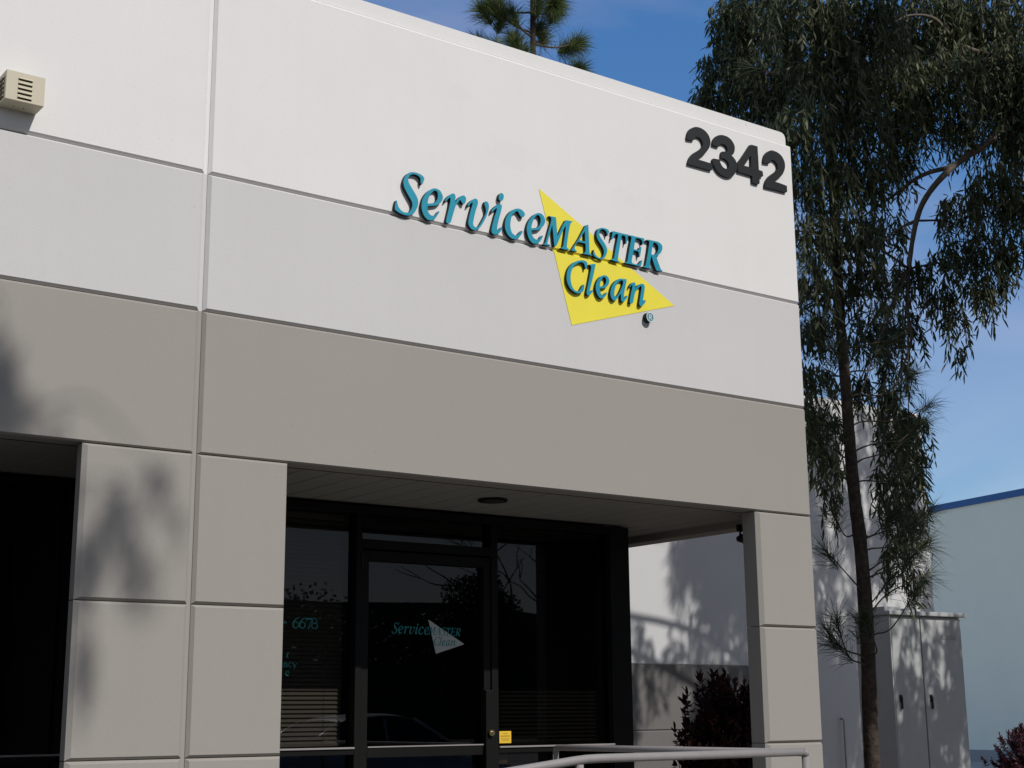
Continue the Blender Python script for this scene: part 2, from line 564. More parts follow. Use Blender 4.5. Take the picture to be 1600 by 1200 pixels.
def stroke(mb, pts, y, scale=1.0, ox=0.0, oz=0.0, mi=0):
    """pen stroke as a ribbon: pts (x, z, width)"""
    P = [(ox + a * scale, oz + b * scale, w * scale) for a, b, w in pts]
    vs = []
    for i, (a, b, w) in enumerate(P):
        p, q = P[max(0, i - 1)], P[min(len(P) - 1, i + 1)]
        d = Vector((q[0] - p[0], q[1] - p[1]))
        d.normalize()
        nx, nz = -d.y, d.x
        vs += [(a + nx * w / 2, y, b + nz * w / 2), (a - nx * w / 2, y, b - nz * w / 2)]
    mb.add(vs, [(2 * i, 2 * i + 1, 2 * i + 3, 2 * i + 2) for i in range(len(P) - 1)], mi)

def arc(cx, cz, rx, rz, a0, a1, n, w0, w1):
    o = []
    for i in range(n + 1):
        t = i / n; a = math.radians(a0 + (a1 - a0) * t)
        w = w0 + (w1 - w0) * abs(math.cos(a))
        o.append((cx + rx * math.cos(a), cz + rz * math.sin(a), w))
    return o

# outlines of the sign letters and numerals, in tenths of a millimetre on the wall (x, z)
SIGN = [
 ('S', ['46070,48968 46121,49205 46244,49441 46422,49641 46673,49771 46961,49814 47251,49790 47470,49723 47634,49596 47635,49498 47581,49324 47491,49126 47419,49094 47356,49308 47380,49476 47253,49595 47071,49669 46854,49671 46674,49615 46531,49503 46453,49341 46433,49175 46499,48995 46681,48744 46899,48467 47099,48186 47191,47914 47157,47585 47033,47303 46873,47046 46695,46899 46445,46817 46196,46799 45912,46838 45663,46916 45503,46995 45467,47115 45482,47341 45532,47606 45603,47652 45639,47532 45694,47320 45838,47126 46052,46994 46266,46973 46479,47032 46621,47172 46727,47402 46761,47633 46688,47843 46506,48095 46289,48403 46144,48662']),
 ('e', ['48815,47516 48669,47292 48468,47009 48322,46900 48104,46824 47885,46846 47667,47012 47520,47272 47446,47547 47463,47873 47551,48182 47731,48511 47985,48792 48241,48976 48461,49055 48770,49022 48956,48865 49067,48626 49031,48390 48883,48164 48663,47973 48297,47843 47932,47743 47899,47688 47900,47542 47956,47360 48066,47220 48248,47160 48431,47212 48577,47355 48723,47546 48797,47561','47898,47914 47952,48200 48060,48482 48205,48708 48388,48876 48535,48923 48646,48832 48683,48644 48665,48413 48574,48231 48428,48071 48208,47987']),
 ('r', ['49232,48366 49325,48549 49510,48767 49734,48945 49865,49005 49977,48979 50052,48830 50033,48629 49996,48392 50146,48587 50333,48823 50522,48977 50692,49029 50824,48974 50881,48837 50842,48631 50747,48463 50653,48427 50559,48507 50484,48623 50409,48674 50296,48535 50145,48357 50052,48190 49958,47892 49846,47543 49735,47162 49661,46984 49549,46897 49401,46885 49327,46935 49345,47150 49437,47526 49548,47973 49641,48385 49659,48651 49585,48668 49436,48506 49306,48365 49251,48337']),
 ('v', ['50994,48403 51051,48530 51241,48768 51470,48947 51623,49012 51757,48990 51821,48854 51794,48616 51678,48294 51562,47907 51465,47491 51427,47286 51464,47129 51578,47046 51730,47055 51883,47177 52037,47406 52230,47741 52385,48038 52464,48286 52446,48482 52370,48700 52332,48825 52390,48954 52487,48997 52622,48951 52698,48766 52677,48495 52579,48176 52462,47887 52306,47591 52113,47288 51959,47077 51767,46924 51577,46838 51349,46844 51160,46971 51066,47150 51067,47413 51143,47757 51258,48176 51374,48530 51412,48703 51317,48667 51164,48504 51069,48369']),
 ('i', ['52889,48371 52968,48521 53164,48761 53399,48959 53556,49042 53693,49019 53751,48913 53709,48670 53609,48315 53488,47923 53388,47536 53347,47295 53366,47183 53463,47218 53600,47344 53738,47471 53757,47408 53697,47230 53539,47033 53383,46903 53188,46833 53014,46850 52911,46979 52920,47213 53000,47561 53139,48021 53258,48378 53358,48666 53280,48684 53162,48560 53006,48411 52928,48346']),
 ('dot', ['53501,49535 53542,49678 53680,49824 53818,49836 53907,49720 53914,49586 53853,49405 53734,49287 53617,49273 53519,49353']),
 ('c', ['53988,47631 54030,47974 54171,48304 54390,48616 54670,48858 54989,49000 55228,49028 55427,48977 55585,48856 55644,48732 55602,48588 55461,48475 55341,48485 55243,48584 55145,48734 55046,48832 54907,48787 54746,48637 54586,48453 54484,48130 54429,47784 54458,47488 54554,47238 54730,47121 54888,47094 55047,47181 55208,47380 55369,47529 55448,47493 55407,47368 55245,47135 55044,46912 54845,46825 54569,46823 54334,46929 54140,47125 54024,47371']),
 ('e', ['55790,47677 55834,47990 55979,48323 56226,48661 56512,48922 56798,49047 57042,49045 57244,48914 57350,48695 57339,48488 57233,48262 57088,48098 56861,47901 56576,47795 56252,47716 56191,47670 56209,47487 56306,47269 56485,47151 56687,47138 56851,47253 56975,47430 57098,47521 57146,47462 57075,47313 56929,47099 56764,46915 56521,46829 56279,46825 56041,46983 55884,47257','56182,47854 56217,48099 56343,48429 56509,48717 56673,48869 56836,48901 56956,48754 56972,48519 56907,48267 56742,48048 56538,47950 56295,47883']),
 ('M', ['57696,49021 58273,49049 58303,48883 58326,48578 58341,48272 58392,47698 58627,48121 58843,48541 59015,48816 59102,48972 59228,49014 59752,49030 59709,48969 59603,48914 59515,48741 59424,48412 59331,47980 59237,47480 59188,47127 59227,47015 59392,46959 59370,46897 58975,46882 58624,46903 58728,46974 58854,47066 58923,47353 59015,47782 59086,48209 59135,48563 59094,48572 58921,48280 58705,47861 58489,47408 58318,47069 58233,46968 58130,46931 58075,47297 58041,47666 57988,48135 57953,48437 57888,48253 57778,47889 57670,47527 57562,47200 57518,47022 57762,46965 57781,46918 57495,46899 57129,46899 57150,46936 57314,47018 57420,47276 57550,47675 57679,48075 57810,48477 57876,48730 57879,48903 57798,48972']),
 ('A', ['60936,48977 61066,49055 61120,49013 61130,48718 61145,48302 61161,47783 61169,47263 61204,46992 61415,46909 61392,46853 61031,46874 60608,46866 60609,46911 60758,46980 60825,47096 60852,47343 60817,47642 60183,47624 59989,47415 59879,47188 59896,47053 60041,46959 60061,46911 59788,46906 59525,46916 59624,47020 59862,47357 60209,47836 60561,48424 60871,48936','60797,48532 60800,48132 60800,47784 60313,47790 60556,48190']),
 ('S', ['61845,48540 61894,48760 62050,48948 62290,49054 62595,49088 62854,49050 62982,48951 62956,48823 62862,48593 62797,48581 62780,48754 62676,48910 62505,48990 62287,48948 62154,48827 62085,48656 62143,48421 62352,48180 62604,47912 62748,47658 62762,47416 62668,47153 62487,46894 62268,46767 62010,46756 61754,46796 61564,46901 61503,47011 61530,47225 61576,47338 61614,47171 61717,46998 61927,46862 62141,46831 62316,46933 62443,47148 62479,47364 62400,47594 62213,47839 61962,48107 61860,48333']),
 ('T', ['63243,48930 63334,49018 63728,49023 64169,49012 64754,49031 64705,48897 64577,48375 64464,48319 64494,48537 64481,48819 64372,48887 64195,48871 64104,48783 64077,48636 63974,48192 63847,47639 63742,47127 63715,46946 63888,46889 63843,46839 63484,46845 63115,46867 63138,46923 63337,47012 63408,47182 63509,47623 63634,48139 63760,48622 63811,48844 63680,48890 63546,48811 63410,48662 63316,48450 63205,48394 63185,48443 63258,48704 63308,48890']),
 ('E', ['64773,48944 64886,49019 65445,49018 66255,49028 66228,48897 66079,48529 66010,48516 66062,48687 65978,48868 65756,48934 65463,48896 65391,48776 65312,48440 65231,48051 65499,48047 65680,48098 65775,48240 65914,48337 65958,48328 65904,48086 65798,47638 65728,47554 65685,47618 65672,47865 65563,47952 65205,47940 65153,47735 65051,47361 64999,47140 65060,46974 65326,46950 65595,46980 65758,47151 65922,47340 65990,47352 65938,47165 65837,46881 65457,46867 64923,46879 64370,46868 64394,46926 64574,47011 64648,47253 64752,47697 64882,48253 65010,48740 65038,48905 64928,48938']),
 ('R', ['66433,48936 66571,49005 67072,49020 67484,49025 67756,48949 67933,48783 67923,48528 67773,48248 67535,48025 67325,47915 67428,47646 67596,47281 67722,47016 67879,46918 67853,46860 67578,46840 67304,46836 67220,47000 67052,47364 66909,47768 66843,47810 66764,47527 66681,47155 66696,46961 66829,46895 66805,46863 66444,46863 66039,46881 66064,46932 66269,47011 66345,47238 66478,47762 66613,48323 66697,48734 66726,48883 66614,48934','67088,48843 67205,48901 67431,48853 67562,48678 67553,48460 67427,48185 67237,48007 66939,47953 66873,47994 66929,48274 67009,48576']),
 ('C', ['59126,44885 59154,45230 59286,45560 59521,45874 59861,46140 60243,46311 60581,46389 60834,46366 60950,46265 60955,46128 60885,45840 60778,45804 60740,45987 60681,46149 60535,46226 60324,46206 60069,46074 59813,45875 59597,45546 59485,45185 59464,44807 59552,44448 59733,44172 59939,44088 60106,44098 60277,44229 60451,44497 60581,44655 60665,44652 60639,44460 60570,44209 60419,44065 60229,43982 59977,43941 59729,44002 59442,44158 59241,44429 59143,44684']),
 ('l', ['61084,46168 61255,46216 61662,46323 61682,46257 61610,45967 61492,45532 61352,45060 61213,44625 61120,44300 61140,44252 61290,44346 61419,44419 61418,44350 61285,44157 61155,44032 60984,43953 60880,43987 60842,44152 60913,44472 61053,44975 61195,45550 61290,45946 61294,46102 61189,46135']),
 ('e', ['61661,44700 61709,44914 61867,45217 62088,45462 62349,45611 62566,45649 62779,45581 62882,45390 62875,45181 62761,44953 62584,44803 62323,44690 62064,44622 62019,44553 62077,44321 62222,44173 62351,44177 62484,44320 62616,44428 62680,44404 62611,44271 62434,44070 62259,43955 62087,43928 61918,44003 61754,44234 61675,44461','62026,44795 62075,45011 62189,45272 62345,45472 62497,45515 62602,45412 62603,45169 62503,44979 62327,44846 62154,44775']),
 ('a', ['62969,44434 63020,44720 63182,45059 63408,45341 63676,45543 63942,45658 64161,45661 64426,45706 64469,45661 64440,45446 64339,45079 64239,44713 64186,44425 64203,44289 64338,44398 64474,44507 64539,44483 64468,44332 64285,44128 64105,43977 63975,44009 63915,44173 63922,44382 63928,44557 63770,44392 63588,44154 63365,43979 63213,43955 63045,44100 62985,44264','63316,44491 63369,44778 63487,45075 63714,45358 63937,45518 64114,45548 64154,45432 64079,45175 63915,44834 63730,44525 63550,44321 63395,44244 63324,44319']),
 ('n', ['64717,45177 64810,45333 64994,45522 65174,45588 65283,45553 65299,45380 65267,45093 65431,45332 65661,45529 65932,45610 66110,45569 66149,45417 66117,45164 66036,44798 65955,44433 65926,44253 66042,44377 66180,44470 66224,44442 66127,44250 65964,44083 65781,43949 65648,43963 65586,44093 65641,44382 65746,44821 65828,45222 65857,45403 65746,45420 65608,45291 65423,45119 65261,44917 65161,44620 65060,44253 64986,44049 64808,43986 64699,44038 64728,44235 64832,44671 64957,45112 65011,45367 64922,45352 64806,45192 64760,45149']),
]
NUMS = [
 ('two', ['70870,57653 70854,57883 70950,58202 71181,58533 71517,58770 71903,58897 72338,58894 72769,58760 73085,58492 73232,58140 73216,57836 73118,57557 72853,57197 72506,56820 72110,56518 71882,56298 72533,56295 73298,56274 73351,56244 73317,55810 73131,55719 72069,55705 70831,55705 70897,55951 71073,56285 71414,56657 71861,56971 72256,57274 72435,57570 72395,57860 72188,58067 71863,58098 71643,58025 71606,57825 71439,57722']),
 ('three', ['73462,57807 73506,58118 73688,58418 73979,58680 74377,58839 74827,58879 75271,58788 75596,58560 75776,58254 75756,57902 75626,57613 75417,57414 75688,57237 75899,56982 75962,56607 75858,56282 75581,55877 75258,55636 74861,55528 74418,55561 73983,55701 73667,55972 73437,56305 73370,56589 73488,56743 74126,56792 74171,56597 74350,56337 74566,56213 74844,56210 75018,56313 75087,56543 75042,56748 74828,56915 74553,56982 74301,56947 74321,57317 74444,57517 74641,57562 74922,57582 75019,57820 74947,58020 74730,58143 74451,58143 74223,58047 74187,57910 74042,57790']),
 ('four', ['77396,58649 77606,58785 78273,58807 78275,58389 78291,57734 78294,56881 78699,56860 78743,56476 78549,56347 78311,56252 78312,55816 78130,55669 77526,55670 77532,56214 76024,56232 76035,56882 76434,57405 76929,58039','77494,57905 77459,56894 76716,56882 77117,57384']),
 ('two', ['78863,57599 78884,57911 79023,58251 79338,58587 79705,58803 80062,58849 80532,58792 80935,58594 81206,58209 81234,57771 81121,57435 80854,57022 80444,56668 79947,56297 80653,56272 81333,56218 81329,55754 81143,55648 80077,55623 78877,55588 78894,55853 79062,56195 79379,56570 79812,56906 80185,57186 80413,57501 80375,57802 80152,57996 79831,58057 79649,57972 79607,57786 79452,57664']),
]

# leaf masses, branches and trunk line of the trees beside the building (world metres)
EUC= [(9.95, 2.0, 8.33, 0.51), (9.15, 0.65, 7.67, 0.51), (9.92, 0.65, 7.77, 0.56), (11.72, 1.3, 8.48, 0.63), (12.54, 1.1, 8.71, 0.68), (12.44, 0.7, 8.01, 0.59), (9.79, 2.1, 7.77, 0.32), (9.75, 2.3, 7.63, 0.24), (9.9, 1.7, 7.59, 0.5), (9.52, 0.65, 7.1, 0.49), (10.89, 1.1, 7.62, 0.53), (11.53, 0.9, 7.71, 0.51), (12.36, 0.9, 7.71, 0.46), (9.88, 1.9, 7.42, 0.31), (9.07, 0.65, 6.56, 0.39), (9.74, 0.65, 6.72, 0.43), (11.14, 1.1, 7.28, 0.38), (12.33, 0.7, 7.22, 0.39), (11.82, 1.0, 7.34, 0.29), (9.63, 2.4, 7.62, 0.22), (9.71, 2.3, 7.97, 0.22), (9.8, 2.2, 8.51, 0.27), (9.81, 2.1, 8.12, 0.26), (9.28, 0.65, 6.13, 0.36), (9.83, 0.65, 6.25, 0.37), (11.16, 1.3, 6.94, 0.25), (11.84, 0.7, 6.63, 0.35), (11.94, 0.5, 6.39, 0.37), (11.43, 0.8, 6.31, 0.28), (9.12, 0.65, 5.63, 0.27), (9.56, 0.65, 5.66, 0.34), (11.24, 1.5, 6.28, 0.26), (11.32, 0.9, 5.87, 0.25), (11.7, 0.7, 5.95, 0.31), (12.01, 0.6, 5.91, 0.28), (9.16, 0.65, 5.18, 0.25), (9.78, 0.65, 5.29, 0.28), (11.23, 1.3, 5.76, 0.26), (11.31, 1.0, 5.5, 0.22), (11.64, 0.8, 5.57, 0.21), (10.79, 2.1, 5.29, 0.27), (11.23, 1.9, 5.31, 0.29), (11.33, 1.5, 5.3, 0.25), (11.52, 1.0, 5.28, 0.16), (11.59, 1.0, 5.0, 0.11), (11.85, 0.8, 5.68, 0.17), (11.31, 1.6, 4.86, 0.21), (10.66, 2.1, 4.81, 0.2), (10.88, 2.2, 4.4, 0.23), (10.98, 2.2, 3.96, 0.19), (11.13, 1.9, 4.77, 0.19), (9.13, 0.8, 4.09, 0.15), (9.22, 0.7, 3.75, 0.14), (9.26, 0.7, 3.38, 0.12), (10.33, 0.9, 3.95, 0.17), (10.57, 0.9, 3.68, 0.15), (10.28, 0.9, 4.36, 0.17), (10.82, 1.1, 4.21, 0.2), (10.5, 1.1, 3.7, 0.19), (10.65, 1.0, 3.35, 0.17), (10.4, 1.0, 2.99, 0.16), (9.55, 1.1, 3.96, 0.17), (9.71, 1.2, 4.52, 0.19), (11.51, 1.8, 4.4, 0.27), (11.66, 1.8, 4.03, 0.23), (11.43, 1.8, 3.63, 0.23), (11.48, 1.8, 3.25, 0.2), (11.54, 1.8, 2.88, 0.16)]
BR1= [(12.95, 0.7, 7.72), (11.94, 0.8, 7.12), (11.53, 0.9, 6.83), (11.25, 1.0, 6.53), (11.15, 1.1, 6.25), (11.11, 1.2, 5.78), (11.11, 1.25, 5.4), (11.2, 1.3, 5.11), (11.12, 1.35, 4.85), (10.96, 1.4, 4.53)]
BR2= [(11.53, 0.9, 6.81), (11.28, 1.1, 6.74), (11.15, 1.4, 6.57), (10.88, 1.6, 6.34)]
BR3= [(11.16, 1.0, 6.35), (11.08, 1.3, 6.19), (11.02, 1.5, 6.07)]
BR4= [(12.78, 0.7, 8.1), (12.28, 0.8, 8.15), (11.79, 0.9, 8.2), (11.41, 0.9, 8.37), (11.14, 1.0, 8.37), (10.95, 1.1, 8.25)]
BR5= [(12.28, 0.8, 8.15), (11.68, 1.0, 7.93), (11.12, 1.2, 7.78), (10.56, 1.3, 7.61), (10.3, 1.4, 7.54), (10.15, 1.6, 7.48)]
BR6= [(11.51, 0.9, 8.36), (11.86, 0.95, 8.24), (12.24, 1.0, 8.22)]
TR= [(9.68, 0.8, 0.99), (9.68, 0.8, 1.4), (9.71, 0.8, 2.18), (9.7, 0.8, 2.93), (9.66, 0.8, 3.37), (9.64, 0.8, 3.81), (9.63, 0.8, 4.37), (9.61, 0.8, 4.95), (9.61, 0.8, 5.53), (9.63, 0.8, 6.44), (9.68, 0.8, 7.38), (9.77, 0.8, 8.44)]
PT= [(10.75, 0.8, 4.32), (10.5, 0.7, 4.11), (10.47, 0.9, 4.44), (10.79, 1.0, 4.65), (10.35, 1.0, 4.74), (9.38, 0.8, 4.34), (9.2, 0.8, 4.1), (10.64, 0.8, 3.33), (10.31, 0.7, 3.21), (9.94, 0.6, 3.26), (9.48, 0.9, 3.26), (10.55, 0.8, 3.04), (10.24, 0.7, 2.9), (9.26, 0.8, 2.91), (10.56, 0.8, 2.78), (10.25, 0.7, 2.6), (9.85, 0.6, 2.71), (9.22, 0.7, 2.35), (9.29, 0.45, 2.34), (9.21, 0.8, 2.25), (9.56, 1.1, 5.6), (9.72, 1.1, 6.06), (9.6, 1.1, 6.22), (9.45, 1.1, 5.28), (9.45, 0.9, 4.94), (9.63, 0.6, 5.19), (10.15, 0.8, 5.51), (10.22, 0.9, 5.98), (10.54, 1.0, 5.25), (9.45, 0.7, 4.67), (10.47, 0.9, 4.92), (9.43, 1.0, 4.85), (10.34, 0.8, 3.94), (9.4, 0.9, 3.8), (10.28, 0.8, 3.76)]
PP= [(18.15, 16.5, 15.91), (18.18, 16.5, 18.19), (17.05, 16.5, 16.14), (17.58, 16.5, 16.75), (17.84, 16.5, 16.29), (18.83, 16.5, 16.72), (19.48, 16.5, 16.59), (18.45, 16.5, 15.92), (17.4, 16.5, 15.86), (19.03, 16.5, 17.41), (17.15, 16.5, 16.85), (18.11, 16.5, 17.06)]
BIG= [(15.57, -2.29, 9.41, 0.29), (15.44, 1.08, 8.66, 0.37), (15.67, -2.13, 10.18, 0.3), (15.0, 0.76, 6.49, 0.39), (15.97, -0.0, 8.17, 0.36), (15.81, -1.83, 8.86, 0.29), (15.55, -2.19, 11.19, 0.31), (16.13, -0.83, 9.92, 0.39), (16.12, -1.69, 8.52, 0.35), (17.46, 0.06, 11.34, 0.43), (18.54, -2.28, 10.68, 0.35), (18.33, -1.17, 7.3, 0.3), (19.98, -0.5, 9.39, 0.36), (19.25, -0.53, 7.85, 0.38), (18.67, 0.31, 6.89, 0.31), (19.54, 0.47, 7.69, 0.38), (17.54, -1.41, 7.73, 0.42), (18.47, -1.89, 11.67, 0.39), (20.29, -2.15, 10.32, 0.45), (18.6, 0.2, 10.99, 0.36), (17.26, 1.42, 9.89, 0.31), (19.7, -1.65, 11.97, 0.36), (17.03, 0.02, 7.58, 0.33), (17.86, -1.9, 8.17, 0.34), (19.65, 0.69, 9.78, 0.36), (19.35, 1.59, 7.74, 0.4), (17.97, -1.83, 12.5, 0.42), (19.1, -1.7, 10.03, 0.38), (18.14, -1.37, 10.37, 0.33), (16.5, 1.61, 8.64, 0.44), (18.82, -0.64, 10.35, 0.42), (15.49, -3.12, 7.16, 0.35), (14.63, -0.48, 4.08, 0.23), (15.61, -2.37, 5.84, 0.34), (14.97, -1.88, 6.42, 0.27), (15.03, -1.53, 5.18, 0.25), (16.07, -2.53, 7.01, 0.23), (15.8, -0.42, 5.74, 0.33), (15.27, -0.93, 4.4, 0.33), (15.77, -1.34, 5.23, 0.32), (15.14, -3.1, 7.1, 0.26), (15.58, -3.24, 7.51, 0.3), (15.11, -2.6, 7.2, 0.29), (16.34, -1.98, 5.93, 0.32), (16.03, -3.33, 6.49, 0.33), (15.05, -0.72, 4.86, 0.36), (15.09, -2.68, 5.95, 0.33), (15.6, -2.33, 7.02, 0.22), (15.41, -1.6, 6.12, 0.27), (14.95, -1.14, 4.55, 0.28), (15.87, -1.77, 7.01, 0.32), (15.25, -2.3, 6.39, 0.29), (16.31, -1.88, 5.28, 0.29), (11.03, -3.89, 11.0, 0.51), (11.13, -4.15, 10.04, 0.52), (10.79, -3.05, 6.85, 0.53), (11.26, -5.16, 11.76, 0.54), (10.22, -3.07, 7.22, 0.41), (10.26, -2.76, 8.23, 0.37), (10.77, -2.08, 8.64, 0.44), (10.98, -2.87, 9.13, 0.39), (11.25, -5.03, 10.88, 0.4), (10.28, -2.24, 6.19, 0.52), (10.7, -2.67, 6.28, 0.47), (10.58, -3.23, 10.69, 0.44), (10.74, -3.05, 7.03, 0.38), (10.14, -1.82, 5.48, 0.54), (10.58, -1.77, 9.39, 0.49), (10.91, -4.15, 6.72, 0.47), (10.16, -2.03, 4.7, 0.46), (10.46, -3.0, 7.91, 0.53), (10.45, -3.55, 10.18, 0.51), (10.4, -3.63, 7.05, 0.43), (10.88, -4.94, 11.44, 0.52), (10.7, -1.98, 4.71, 0.47), (10.51, -2.17, 5.25, 0.46), (10.11, -3.25, 6.3, 0.44), (10.22, -2.37, 5.51, 0.4), (10.51, -3.93, 6.06, 0.44), (10.16, -3.4, 5.23, 0.43), (10.14, -2.94, 5.15, 0.36), (10.28, -1.96, 4.92, 0.37), (10.85, -3.43, 6.01, 0.41), (10.77, -3.77, 6.28, 0.36), (10.18, -3.03, 4.87, 0.4), (12.5, -2.53, 7.36, 0.54), (11.6, -3.57, 10.62, 0.56), (12.89, -3.56, 8.4, 0.56), (12.2, -2.28, 9.7, 0.59), (12.99, -1.33, 8.98, 0.56), (11.98, -3.19, 9.47, 0.52), (12.58, -2.64, 7.41, 0.59), (13.18, -2.69, 7.61, 0.6), (12.79, -2.21, 9.05, 0.58), (11.17, -2.65, 8.27, 0.44), (12.68, -1.37, 7.0, 0.43), (12.1, -2.96, 9.15, 0.41), (11.48, -2.61, 7.19, 0.59), (13.01, -1.9, 8.0, 0.42), (12.16, -3.18, 9.55, 0.55), (12.49, -2.25, 7.38, 0.49), (16.19, -1.14, 10.0, 0.8), (16.02, -2.75, 11.85, 0.8), (16.7, 1.04, 12.98, 0.8), (17.97, 0.38, 6.86, 0.8), (16.04, -0.27, 10.59, 0.8), (16.79, 1.85, 12.12, 0.8), (17.63, -0.38, 8.13, 0.8), (17.8, 2.55, 12.53, 0.8), (14.59, 2.93, 12.29, 0.8), (17.25, -0.93, 7.92, 0.8), (14.64, 0.48, 11.13, 0.8), (17.07, -0.42, 7.76, 0.8), (15.78, -2.14, 12.22, 0.8), (17.1, -2.85, 11.21, 0.8), (16.77, 0.11, 9.75, 0.8), (15.76, 0.68, 8.53, 0.21), (15.09, 0.49, 8.65, 0.21), (14.99, 1.34, 8.16, 0.22), (14.56, 0.97, 8.67, 0.17), (15.09, 1.56, 8.07, 0.19), (14.68, 1.18, 8.71, 0.18), (14.68, 1.4, 7.43, 0.16), (15.19, 1.35, 8.64, 0.16), (15.15, 1.05, 7.83, 0.22), (14.81, 0.84, 8.86, 0.16), (14.68, 1.55, 8.1, 0.17), (15.25, 0.87, 9.01, 0.21), (14.79, 1.65, 8.29, 0.19), (15.65, 0.77, 9.03, 0.17), (15.85, 0.16, 8.56, 0.22), (15.28, 1.44, 8.1, 0.18), (15.27, -0.27, 8.15, 0.26), (13.68, 0.47, 7.0, 0.21), (15.42, 0.33, 7.76, 0.21), (14.03, -0.41, 8.28, 0.2), (14.63, -0.36, 8.51, 0.25), (15.29, -0.69, 8.27, 0.22), (14.15, -0.06, 7.75, 0.21), (14.19, -0.36, 8.58, 0.2), (14.12, -1.47, 8.6, 0.21), (15.44, -0.93, 8.15, 0.23), (15.43, -0.24, 7.95, 0.21), (14.29, -1.92, 10.44, 0.11), (14.6, -2.29, 10.45, 0.12), (14.04, -0.47, 8.87, 0.15), (17.96, 0.82, 9.27, 0.22), (17.66, 1.49, 5.63, 0.21), (17.89, 1.39, 9.35, 0.29), (17.0, 0.82, 8.38, 0.26), (18.86, 0.6, 8.01, 0.3), (17.25, -0.11, 8.25, 0.32), (19.8, 0.06, 7.57, 0.24), (18.68, 1.19, 10.0, 0.25), (19.67, 0.05, 8.13, 0.31), (17.34, 1.49, 9.38, 0.25), (17.12, 1.01, 7.26, 0.2), (19.24, 0.18, 6.98, 0.28), (19.41, 0.07, 10.98, 0.22), (19.32, -0.64, 7.25, 0.24), (17.49, 0.59, 6.87, 0.31), (19.48, -0.18, 10.61, 0.23), (17.71, 0.5, 7.46, 0.32), (20.04, -0.72, 7.24, 0.33), (18.33, -0.3, 10.41, 0.23), (18.85, -0.52, 12.28, 0.33), (17.03, 0.38, 9.94, 0.33), (17.07, 1.22, 8.25, 0.31), (18.85, 0.79, 5.62, 0.22), (18.44, 1.36, 8.6, 0.33), (19.73, 0.18, 8.53, 0.25), (18.57, 0.49, 8.02, 0.3), (17.5, -0.26, 8.08, 0.23), (16.8, 1.13, 10.43, 0.26), (17.64, 0.69, 7.05, 0.28), (16.88, 1.38, 8.02, 0.21), (18.08, 0.71, 9.26, 0.21), (19.36, 0.41, 10.65, 0.26), (19.16, 0.08, 10.01, 0.25), (18.88, 0.04, 11.22, 0.27), (18.56, -0.75, 11.69, 0.23), (19.64, -0.16, 9.63, 0.21), (19.23, 0.27, 10.14, 0.2), (18.36, 0.02, 11.55, 0.24), (18.28, -0.73, 10.65, 0.2), (18.82, 0.33, 10.83, 0.24), (19.48, 0.95, 10.51, 0.22), (18.69, -0.05, 11.12, 0.21), (18.82, 1.46, 9.12, 0.21), (18.6, -0.04, 9.8, 0.28), (19.76, -0.47, 11.34, 0.23), (18.65, 1.36, 10.46, 0.22), (18.46, 0.52, 9.7, 0.19), (18.92, 0.96, 10.98, 0.2), (14.94, -0.52, 6.1, 0.2), (15.02, -1.71, 6.73, 0.19), (14.97, -2.02, 7.72, 0.17), (15.61, -0.38, 5.59, 0.17), (15.48, -0.08, 5.05, 0.14), (14.99, -1.53, 6.55, 0.17), (15.1, -0.8, 6.67, 0.19), (14.73, -0.41, 5.44, 0.14), (15.03, -0.89, 5.06, 0.19), (15.38, -1.13, 6.62, 0.14), (15.78, -1.78, 6.41, 0.22), (15.27, -0.84, 5.28, 0.17), (15.02, -0.94, 5.07, 0.19), (15.98, -2.1, 7.4, 0.2), (14.94, -0.11, 5.43, 0.2), (15.59, -1.11, 5.55, 0.15), (15.89, -1.85, 6.52, 0.21), (15.61, -0.8, 5.51, 0.22), (15.79, -0.85, 5.17, 0.2), (15.64, -1.05, 5.53, 0.22), (14.87, -1.57, 5.97, 0.21), (16.1, -1.88, 6.62, 0.22), (14.95, -0.6, 5.03, 0.2), (15.1, -2.21, 7.07, 0.15)]  # unseen clumps, set along the sun's path to shade wing wall, cabinet and pine

# ------------------------------------------------------------------ ground
g = MB()
g.add([(-300, -300, 0), (300, -300, 0), (300, 300, 0), (-300, 300, 0)], [(0, 1, 2, 3)])
tag(g.build('parking_lot', 'asphalt'), 'dark asphalt parking lot around the building', kind='structure')
g = MB()
g.add([(8.2, -1.4, .10), (18.4, -1.4, .10), (18.4, 6.72, .10), (8.2, 6.72, .10)], [(0, 1, 2, 3)])
tag(g.build('planting_bed', 'soil'), 'mulched planting bed beside the building corner', kind='structure')
yd = MB()
yd.add([(18.7, -40, .004), (140, -40, .004), (140, 140, .004), (18.7, 140, .004)], [(0, 1, 2, 3)])
tag(yd.build('concrete_yard', 'yard'), 'pale concrete yard in front of the blue grey warehouse', kind='structure')
kb = MB()
kb.bbox(8.2, 18.55, -1.55, -1.40, 0, .15, .02).bbox(18.40, 18.55, -1.398, 6.7, 0, .15, .02)
tag(kb.build('bed_kerb', 'concrete'), 'concrete kerb around the planting bed', kind='structure')
ln = MB()
ln.bbox(3.45, 8.195, -1.62, 1.62, 0, .45, .012)
tag(ln.build('entry_landing', 'concrete'), 'raised concrete landing in front of the glass door', kind='structure')
rp = MB()
rp.add([(3.449, -1.62, 0), (3.449, -.003, 0), (3.449, -.003, .448), (3.449, -1.62, .448), (-1.0, -1.62, .003), (-1.0, -.003, .003)],
       [(0, 1, 2, 3), (3, 2, 5, 4), (0, 3, 4), (1, 5, 2), (0, 4, 5, 1)])
tag(rp.build('entry_ramp', 'concrete'), 'sloping concrete ramp up to the landing', kind='structure')
sp = MB()
